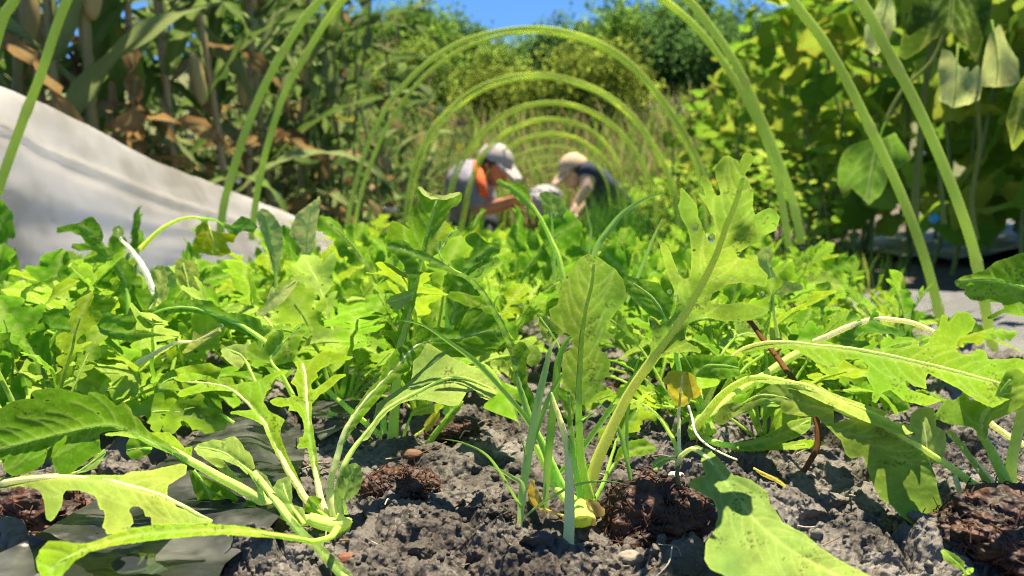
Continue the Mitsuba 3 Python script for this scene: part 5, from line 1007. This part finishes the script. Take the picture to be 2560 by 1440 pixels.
# tall grass on the slope behind the bed
def blades(n, xr, yr, h, cols, seed, w=.009):
    rr = np.random.default_rng(seed); x, y = rr.uniform(*xr, n), rr.uniform(*yr, n)
    hh = h * rr.uniform(.55, 1.15, n); a = rr.uniform(0, 6.28, n); le = rr.uniform(.05, .45, n) * hh
    P0 = np.stack([x, y, terrain(x, y) - .03], 1); d = np.stack([np.cos(a), np.sin(a), a * 0], 1); l = np.stack([np.sin(a), -np.cos(a), a * 0], 1)
    V = []
    for s, k in ((0, 1), (.4, .95), (.75, .7), (1, .08)):
        c = P0 + d * (le * s ** 2)[:, None] + np.stack([a * 0, a * 0, hh * (s - .15 * s * s)], 1)
        V += [c - l * w * k * (h ** .5), c + l * w * k * (h ** .5)]
    V = np.stack(V, 1).reshape(-1, 3)
    b = np.arange(n)[:, None] * 8; q = np.array([[0, 1, 3], [0, 3, 2], [2, 3, 5], [2, 5, 4], [4, 5, 7], [4, 7, 6]])
    Fa = (b[:, None] + q[None]).reshape(-1, 3)
    C = np.repeat(np.array(cols)[rr.integers(0, len(cols), n)] * rr.uniform(.7, 1.3, (n, 1)), 8, 0)
    return V, Fa, C
GC = [(.12, .21, .035), (.16, .25, .045), (.20, .28, .06), (.30, .25, .13), (.22, .16, .09), (.10, .19, .03)]
m = join([blades(4200, (-1.6, 1.9), (7.6, 10.5), 1.15, GC, 3), blades(5200, (-4, 4.5), (10, 15), 1.3, GC[:3] + [(.15, .24, .05)] + GC[3:5], 4, .014), blades(2600, (-.75, .95), (6.9, 8.2), .75, GC, 5)])
scene['tall_grass'] = mikit.ply(m[:2], 'tree_leaf', color=m[2]); labels['tall_grass'] = {'label': 'tall green and dry grass on the slope behind the bed', 'category': 'grass', 'kind': 'stuff'}
m = join([blades(5000, (.5, 1.05), (2.2, 7.5), .16, [(.25, .42, .05), (.17, .34, .04), (.32, .42, .08)], 6, .007), blades(2500, (-.95, -.55), (2.5, 7.5), .18, [(.17, .27, .05), (.12, .20, .04), (.30, .24, .10)], 7, .007)])
scene['path_grass'] = mikit.ply(m[:2], 'dull_leaf', color=m[2]); labels['path_grass'] = {'label': 'low grass and weeds covering both paths beside the far bed', 'category': 'grass', 'kind': 'stuff'}

# trees and round shrubs on the hill
def crown(n_cl, per, rx, rz, size, seed, col, cl=.34):
    rr = np.random.default_rng(seed); u = rr.normal(0, 1, (n_cl, 3)); u /= np.linalg.norm(u, axis=1, keepdims=True)
    C = u * rr.uniform(.45, 1.0, (n_cl, 1)) * [rx, rx, rz]; tone = rr.uniform(.7, 1.3, n_cl)
    p = C[:, None] + rr.normal(0, 1, (n_cl, per, 3)) * [rx * cl * .55, rx * cl * .55, rz * cl * .5]; p = p.reshape(-1, 3); n = len(p)
    nr = rr.normal(0, 1, (n, 3)) + [0, 0, .6]; nr /= np.linalg.norm(nr, axis=1, keepdims=True); t = np.cross(nr, rr.normal(0, 1, (n, 3))); t /= np.linalg.norm(t, axis=1, keepdims=True); b = np.cross(nr, t)
    s = size * rr.uniform(.6, 1.2, (n, 1))
    V = np.stack([p - t * s, p + b * s * .45, p + t * s, p - b * s * .45], 1).reshape(-1, 3)
    k = np.arange(n)[:, None] * 4; F_ = np.vstack([k + [0, 1, 2], k + [0, 2, 3]])
    c = np.repeat(np.repeat(lin(*col)[None] * tone[:, None], per, 0) * rr.uniform(.75, 1.25, (n, 1)), 4, 0)
    return V, F_, c
TCOL = [(.12, .23, .035), (.17, .30, .05), (.11, .22, .06), (.22, .33, .06)]
for q in range(4):
    rr = np.random.default_rng(q + 300); H = 1.0
    V, F_, c = crown(70, 75, .30, .36, .026, q, TCOL[q]); V[:, 2] += .64
    limbs = [tube(catmull(np.array([[0, 0, -.05], [.01, .01, .25], [.0, .02, .5], [.02, 0, .85]]), 5), [.026, .02, .012, .004], 7)]
    for k in range(6):
        a = k * 1.05 + q; limbs.append(tube(catmull(np.array([[.005, .01, .28 + .06 * k], [.09 * math.cos(a), .09 * math.sin(a), .42 + .06 * k], [.2 * math.cos(a), .2 * math.sin(a), .58 + .05 * k]]), 4), [.011, .007, .003], 5))
    lv, lf = join(limbs)
    group_of(f'tree_group_{q}', {'crown': mikit.ply((V, F_), 'tree_leaf', color=c), 'trunk': mikit.ply((lv, lf), 'dry', smooth=True, color=np.tile(lin(.10, .08, .055), (len(lv), 1)))})
V, F_, c = crown(90, 80, .52, .46, .030, 9, (.20, .27, .045), .30); V[:, 2] += .44
lv, lf = join([tube(catmull(np.array([[0, 0, -.05], [.05 * math.cos(k), .05 * math.sin(k), .2], [.2 * math.cos(k), .2 * math.sin(k), .6]]), 4), [.014, .008, .003], 5) for k in range(6)])
group_of('shrub_group', {'crown': mikit.ply((V, F_), 'tree_leaf', color=c), 'trunk': mikit.ply((lv, lf), 'dry', smooth=True, color=np.tile(lin(.12, .09, .06), (len(lv), 1)))})
# (pixel x, pixel y of the top, distance, kind)
trees = [(640, -40, 15, 0), (760, 10, 17, 1), (880, 20, 18, 0), (990, 5, 17, 0), (1080, 15, 18, 1), (1140, 40, 20, 2), (1210, 85, 21, 2), (1290, 95, 22, 1), (1350, 80, 21, 2), (1400, 48, 20, 2), (1470, 50, 21, 3), (1540, 10, 18, 2), (1610, -10, 17, 1), (1680, 20, 16, 2), (1730, -15, 17, 0), (1790, 60, 15, 2), (1860, 20, 16, 2), (1940, 30, 17, 3), (2050, -30, 18, 1), (560, 60, 18, 2), (330, 120, 18, 0), (60, 130, 18, 2), (1050, 95, 15, 3), (1250, 110, 17, 3), (2200, -20, 19, 0), (2400, -20, 19, 1)]
rr = np.random.default_rng(77)
for i, (x, ytop, d, k) in enumerate(trees):
    P = at([x], [ytop], d)[0]; z0 = terrain(P[0], d); h = P[2] - z0
    tone = ['dark green', 'mid green', 'bluish green', 'light green'][k]
    where = 'left of the hoops' if x < 900 else 'right of the hoops' if x > 1650 else 'behind the hoops'
    k2 = [q for q in sorted(trees) if q[3] == k].index((x, ytop, d, k))
    t = thing('tree', f'{tone} tree on the hill, {ORD[k2]} of its colour', 'tree', f'{tone} trees on the hill {where}')
    place(t, f'tree_group_{k}', (P[0], d, z0), rr.uniform(0, 360), h / 1.02)
for x, ytop, d, lab in [(1495, 100, 15, 'large round olive green shrub behind the right half of the hoops'), (1250, 165, 15, 'rounded shrub behind the top of the whole arch'), (1010, 130, 15, 'olive shrub left of the third hoop')]:
    P = at([x], [ytop], d)[0]; z0 = terrain(P[0], d); t = thing('shrub', lab, 'shrub')
    place(t, 'shrub_group', (P[0], d, z0), rr.uniform(0, 360), (P[2] - z0) / .92)
# ------------------------------------------------------------------ people working at the far end of the bed, sack, scraps
def chain(balls, bones, refine=.012, it=6):
    """One continuous skin over spheres (name: (xyz, r)) joined by hulls."""
    S = {k: m3.Manifold.sphere(r, 20).translate(list(map(float, c))) for k, (c, r) in balls.items()}
    M = m3.Manifold()
    for b in bones: M = M + m3.Manifold.batch_hull([S[x] for x in b])
    M = M.refine_to_length(refine); me = M.to_mesh()
    t = trimesh.Trimesh(me.vert_properties[:, :3], me.tri_verts, process=True)
    trimesh.smoothing.filter_taubin(t, iterations=it)
    return t
def hand_balls(w, d, side, n, r=.0085):
    """Palm, four fingers and thumb from the wrist w along d; side: across the palm, n: curl direction."""
    w, d, side, n = (np.asarray(v, float) for v in (w, d, side, n)); d = d / np.linalg.norm(d); side = side / np.linalg.norm(side); n = n / np.linalg.norm(n)
    B, K = {'wr': (w, .022)}, []
    for i, (o, L) in enumerate(((-.032, .066), (-.011, .076), (.011, .072), (.031, .055))):
        k = w + d * .085 + side * o; a = k + d * L * .5 + n * .008; e = k + d * L * .85 + n * .03
        B[f'k{i}'] = (k, .0115); B[f'a{i}'] = (a, r); B[f'e{i}'] = (e, r * .85); K += [('wr', f'k{i}'), (f'k{i}', f'a{i}'), (f'a{i}', f'e{i}')]
    K += [('wr', 'k0', 'k1'), ('wr', 'k1', 'k2'), ('wr', 'k2', 'k3')]
    B['t0'] = (w + d * .03 - side * .03, .012); B['t1'] = (w + d * .06 - side * .052 + n * .012, .0095); B['t2'] = (w + d * .082 - side * .056 + n * .025, .008)
    return B, K + [('wr', 't0'), ('t0', 't1'), ('t1', 't2')]
noisy('skin_tan', (.42, .17, .10), (.52, .23, .14), 12, .5); noisy('skin_pale', (.55, .37, .25), (.63, .44, .31), 12, .5)
noisy('shirt_grey', (.20, .20, .26), (.27, .27, .34), 20, .9); noisy('vest_orange', (.75, .12, .03), (.80, .16, .05), 20, .9); noisy('trousers', (.03, .035, .05), (.05, .055, .075), 20, .9)
noisy('cap_grey', (.36, .33, .35), (.44, .40, .42), 20, .9); noisy('navy', (.022, .03, .06), (.035, .05, .09), 20, .9); noisy('hat_cream', (.50, .36, .25), (.58, .43, .31), 20, .9)
noisy('sack_cloth', (.20, .21, .215), (.36, .37, .37), 9, .6); plain('hair', (.03, .022, .018), .5)
def person(label, J, skin, shirt, legs, cap, vest=None, sleeve=True):
    t = thing('person', label, 'person')
    f = J['face']; f = f / np.linalg.norm(f); h = J['head']; u = J['crown'] / np.linalg.norm(J['crown']); s = np.cross(f, u)
    B = {'pel': (J['pelvis'], .125), 'wai': ((np.array(J['pelvis']) + J['chest']) / 2, .115), 'che': (J['chest'], .125), 'nec': (J['neck'], .052), 'hd': (h, .082), 'jaw': (h + f * .045 - u * .055, .048), 'nose': (h + f * .092 - u * .012, .013), 'brow': (h + f * .055 + u * .03, .045),
         'lip': (h + f * .083 - u * .052, .012), 'earL': (h + s * .082 - u * .01, .014), 'earR': (h - s * .082 - u * .01, .014)}
    K = [('pel', 'wai'), ('wai', 'che'), ('che', 'nec'), ('nec', 'hd'), ('hd', 'jaw'), ('hd', 'brow'), ('brow', 'nose'), ('jaw', 'lip'), ('hd', 'earL'), ('hd', 'earR')]
    for S in 'LR':
        for a, b, ra, rb in (('sh', 'el', .058, .042), ('el', 'wr', .042, .028)):
            B[a + S] = (J[a + S], ra); B[b + S] = (J[b + S], rb); K.append((a + S, b + S))
        K.append(('che', 'sh' + S))
        d = np.array(J['wr' + S]) - J['el' + S]; hb, hk = hand_balls(J['wr' + S], d, np.cross(d, [0, 0, 1.]) + [.001, 0, 0], [0, 0, -1.])
        for k, v in hb.items(): B[k + S] = v
        K += [tuple(x + S for x in k) for k in hk] + [('wr' + S, 'wr' + S)]
        for a, b, ra, rb in (('hi', 'kn', .085, .06), ('kn', 'an', .058, .036), ('an', 'to', .036, .028)):
            B[a + S] = (J[a + S], ra); B[b + S] = (J[b + S], rb); K.append((a + S, b + S))
        K.append(('pel', 'hi' + S))
    m = chain(B, K); part(t, 'body', mikit.ply((m.vertices, m.faces), skin, smooth=True))
    def wear(name, keys, bones, extra, mat):
        b = {k: (B[k][0], B[k][1] + extra) for k in keys}; m = chain(b, bones, .02); v = m.vertices + .012 * (meshkit.fbm(m.vertices * 14, 3)[:, None] - .5) * np.asarray(m.vertex_normals)
        part(t, name, mikit.ply((v, m.faces), mat, smooth=True))
    sl = ['shL', 'shR'] + (['elL', 'elR'] if sleeve else [])
    if sleeve:
        for S in 'LR': B['mid' + S] = ((np.array(J['sh' + S]) * .35 + np.array(J['el' + S]) * .65), .052)
    wear('shirt', ['pel', 'wai', 'che', 'shL', 'shR'] + (['midL', 'midR'] if sleeve else []), [('pel', 'wai'), ('wai', 'che'), ('che', 'shL'), ('che', 'shR'), ('wai', 'shL'), ('wai', 'shR')] + ([('shL', 'midL'), ('shR', 'midR')] if sleeve else []), .014, shirt)
    wear('trousers', ['pel', 'hiL', 'hiR', 'knL', 'knR', 'anL', 'anR'], [('pel', 'hiL'), ('pel', 'hiR'), ('hiL', 'knL'), ('hiR', 'knR'), ('knL', 'anL'), ('knR', 'anR')], .016, legs)
    for S in 'LR':
        b = {'an': (B['an' + S][0], .042), 'to': (B['to' + S][0], .040)}; m = chain(b, [('an', 'to')], .02); part(t, 'shoe', mikit.ply((m.vertices, m.faces), 'trousers', smooth=True))
    # eyes, hair, cap with a peak
    for sg in (-1, 1):
        e = trimesh.creation.icosphere(subdivisions=2); part(t, 'eye', mikit.ply((e.vertices * .011 + h + f * .078 + s * .03 * sg + u * .006, e.faces), 'hair', smooth=True))
    e = trimesh.creation.icosphere(subdivisions=3); v = e.vertices; k = (v[e.faces].mean(1) @ u > -.25) & (v[e.faces].mean(1) @ f < .35)
    part(t, 'hair', mikit.ply((v * .089 + h, e.faces[k]), 'hair', smooth=True))
    k = (v[e.faces].mean(1) @ u > .18); cv = v * [.101, .101, .101] + h + u * .008
    part(t, 'cap', mikit.ply((cv, e.faces[k]), cap, smooth=True))
    b = {'p': (h + u * .04 + f * .06, .05), 'q': (h + u * .012 + f * .15 + s * .04, .018), 'r': (h + u * .012 + f * .15 - s * .04, .018)}
    m = chain({k_: (c, .012) for k_, (c, r) in {'a': (h + u * .03 + f * .06 + s * .08, 0), 'b': (h + u * .03 + f * .06 - s * .08, 0), 'c': (h + u * .008 + f * .16 + s * .045, 0), 'd': (h + u * .008 + f * .16 - s * .045, 0)}.items()}, [('a', 'b', 'c', 'd')], .02, 3)
    part(t, 'cap_peak', mikit.ply((m.vertices, m.faces), cap, smooth=True))
    if vest is not None:
        P = np.array(vest); v_, f_ = tube(catmull(P, 8), .024, 8, flat=.5, flatdir=[0, 1, 0]); part(t, 'strap', mikit.ply((v_, f_), 'vest_orange', smooth=True), 'orange strap')
    return t
def W(px_, py_, d): return at([px_], [py_], d)[0]
person('person in a grey cap and orange strap crouching left of the bed', dict(
    pelvis=W(1150, 560, 4.45), chest=W(1176, 462, 4.25), neck=W(1208, 425, 4.18), head=W(1236, 408, 4.12), face=np.array([.75, -.25, -.6]), crown=np.array([.35, -.25, .9]),
    shL=W(1190, 452, 4.40), elL=W(1225, 520, 4.38), wrL=W(1275, 512, 4.3), shR=W(1186, 462, 4.08), elR=W(1205, 522, 4.02), wrR=W(1262, 505, 3.98),
    hiL=W(1135, 590, 4.52), knL=W(1215, 560, 4.5), anL=W(1130, 640, 4.62), toL=W(1180, 655, 4.6), hiR=W(1125, 595, 4.36), knR=W(1200, 585, 4.2), anR=W(1100, 650, 4.4), toR=W(1140, 665, 4.35)),
    'skin_tan', 'shirt_grey', 'trousers', 'cap_grey', vest=[W(1186, 408, 4.2), W(1196, 430, 4.02), W(1206, 470, 3.96), W(1212, 500, 4.02), W(1205, 535, 4.1)])
person('person in navy crouching right of the bed, pale bare arm reaching down', dict(
    pelvis=W(1565, 560, 5.35), chest=W(1518, 500, 5.15), neck=W(1476, 440, 5.0), head=W(1436, 424, 4.92), face=np.array([-.75, -.2, -.65]), crown=np.array([-.4, -.2, .9]),
    shL=W(1470, 432, 4.86), elL=W(1466, 474, 4.80), wrL=W(1440, 512, 4.78), shR=W(1500, 450, 5.2), elR=W(1480, 500, 5.2), wrR=W(1440, 540, 5.15),
    hiL=W(1565, 545, 5.2), knL=W(1505, 540, 5.1), anL=W(1560, 600, 5.2), toL=W(1520, 610, 5.15), hiR=W(1570, 545, 5.42), knR=W(1520, 545, 5.4), anR=W(1580, 600, 5.45), toR=W(1540, 612, 5.4)),
    'skin_pale', 'navy', 'navy', 'hat_cream', sleeve=False)
t = thing('sack', 'crumpled grey white sack standing in the bed between the two people', 'sack')
q = W(1362, 505, 4.7); v, fc = blob(1, 3, 4, .35, (1, .8, 1)); v = v + .06 * (meshkit.fbm(v * 5, 3)[:, None] - .5) * v
scene[t] = mikit.ply((v * [.12, .10, .10] + q, fc), 'sack_cloth', smooth=40)
plain('white_scrap', (.75, .75, .72), .5); plain('blue_plastic', (.05, .30, .62), .35)
for lab, x, y, d, w, h in [('white plastic pot standing under the maize behind the second hoop', 692, 492, 2.75, .026, .06), ('small white plastic scrap above the row cover edge', 590, 452, 2.3, .02, .03), ('white plastic scrap at the left foot of the third hoop', 975, 525, 3.2, .05, .05), ('tiny white scrap in the vine leaves at the right', 2303, 382, 2.3, .02, .02), ('white scrap under the maize left of the third hoop', 800, 520, 3.4, .04, .05)]:
    t = thing('plastic_scrap', lab, 'scrap'); q = W(x, y, d); v, fc = clod_mesh(1, int(x) % 50)
    scene[t] = mikit.ply((v * [w * .8, w * .5, h * .55] + q, fc), 'white_scrap', smooth=25)
t = thing('bottle_cap', 'bright blue plastic cap lying on the ground under the vine at the right', 'cap')
q = W(2335, 546, 2.0); c = trimesh.creation.cylinder(.011, .015, sections=24); c.apply_transform(trimesh.transformations.rotation_matrix(1.1, [1, .3, 0]))
ring = [tube(np.array([[  .0112 * math.cos(a),   .0112 * math.sin(a), -.007], [  .0112 * math.cos(a),   .0112 * math.sin(a), .007]]), .0011, 5) for a in np.arange(24) * math.pi / 12]
rv, rf = join(ring); rv = trimesh.transformations.transform_points(rv, trimesh.transformations.rotation_matrix(1.1, [1, .3, 0]))
v, f = join([(c.vertices, c.faces), (rv, rf)]); scene[t] = mikit.ply((v + q, f), 'blue_plastic', smooth=30)
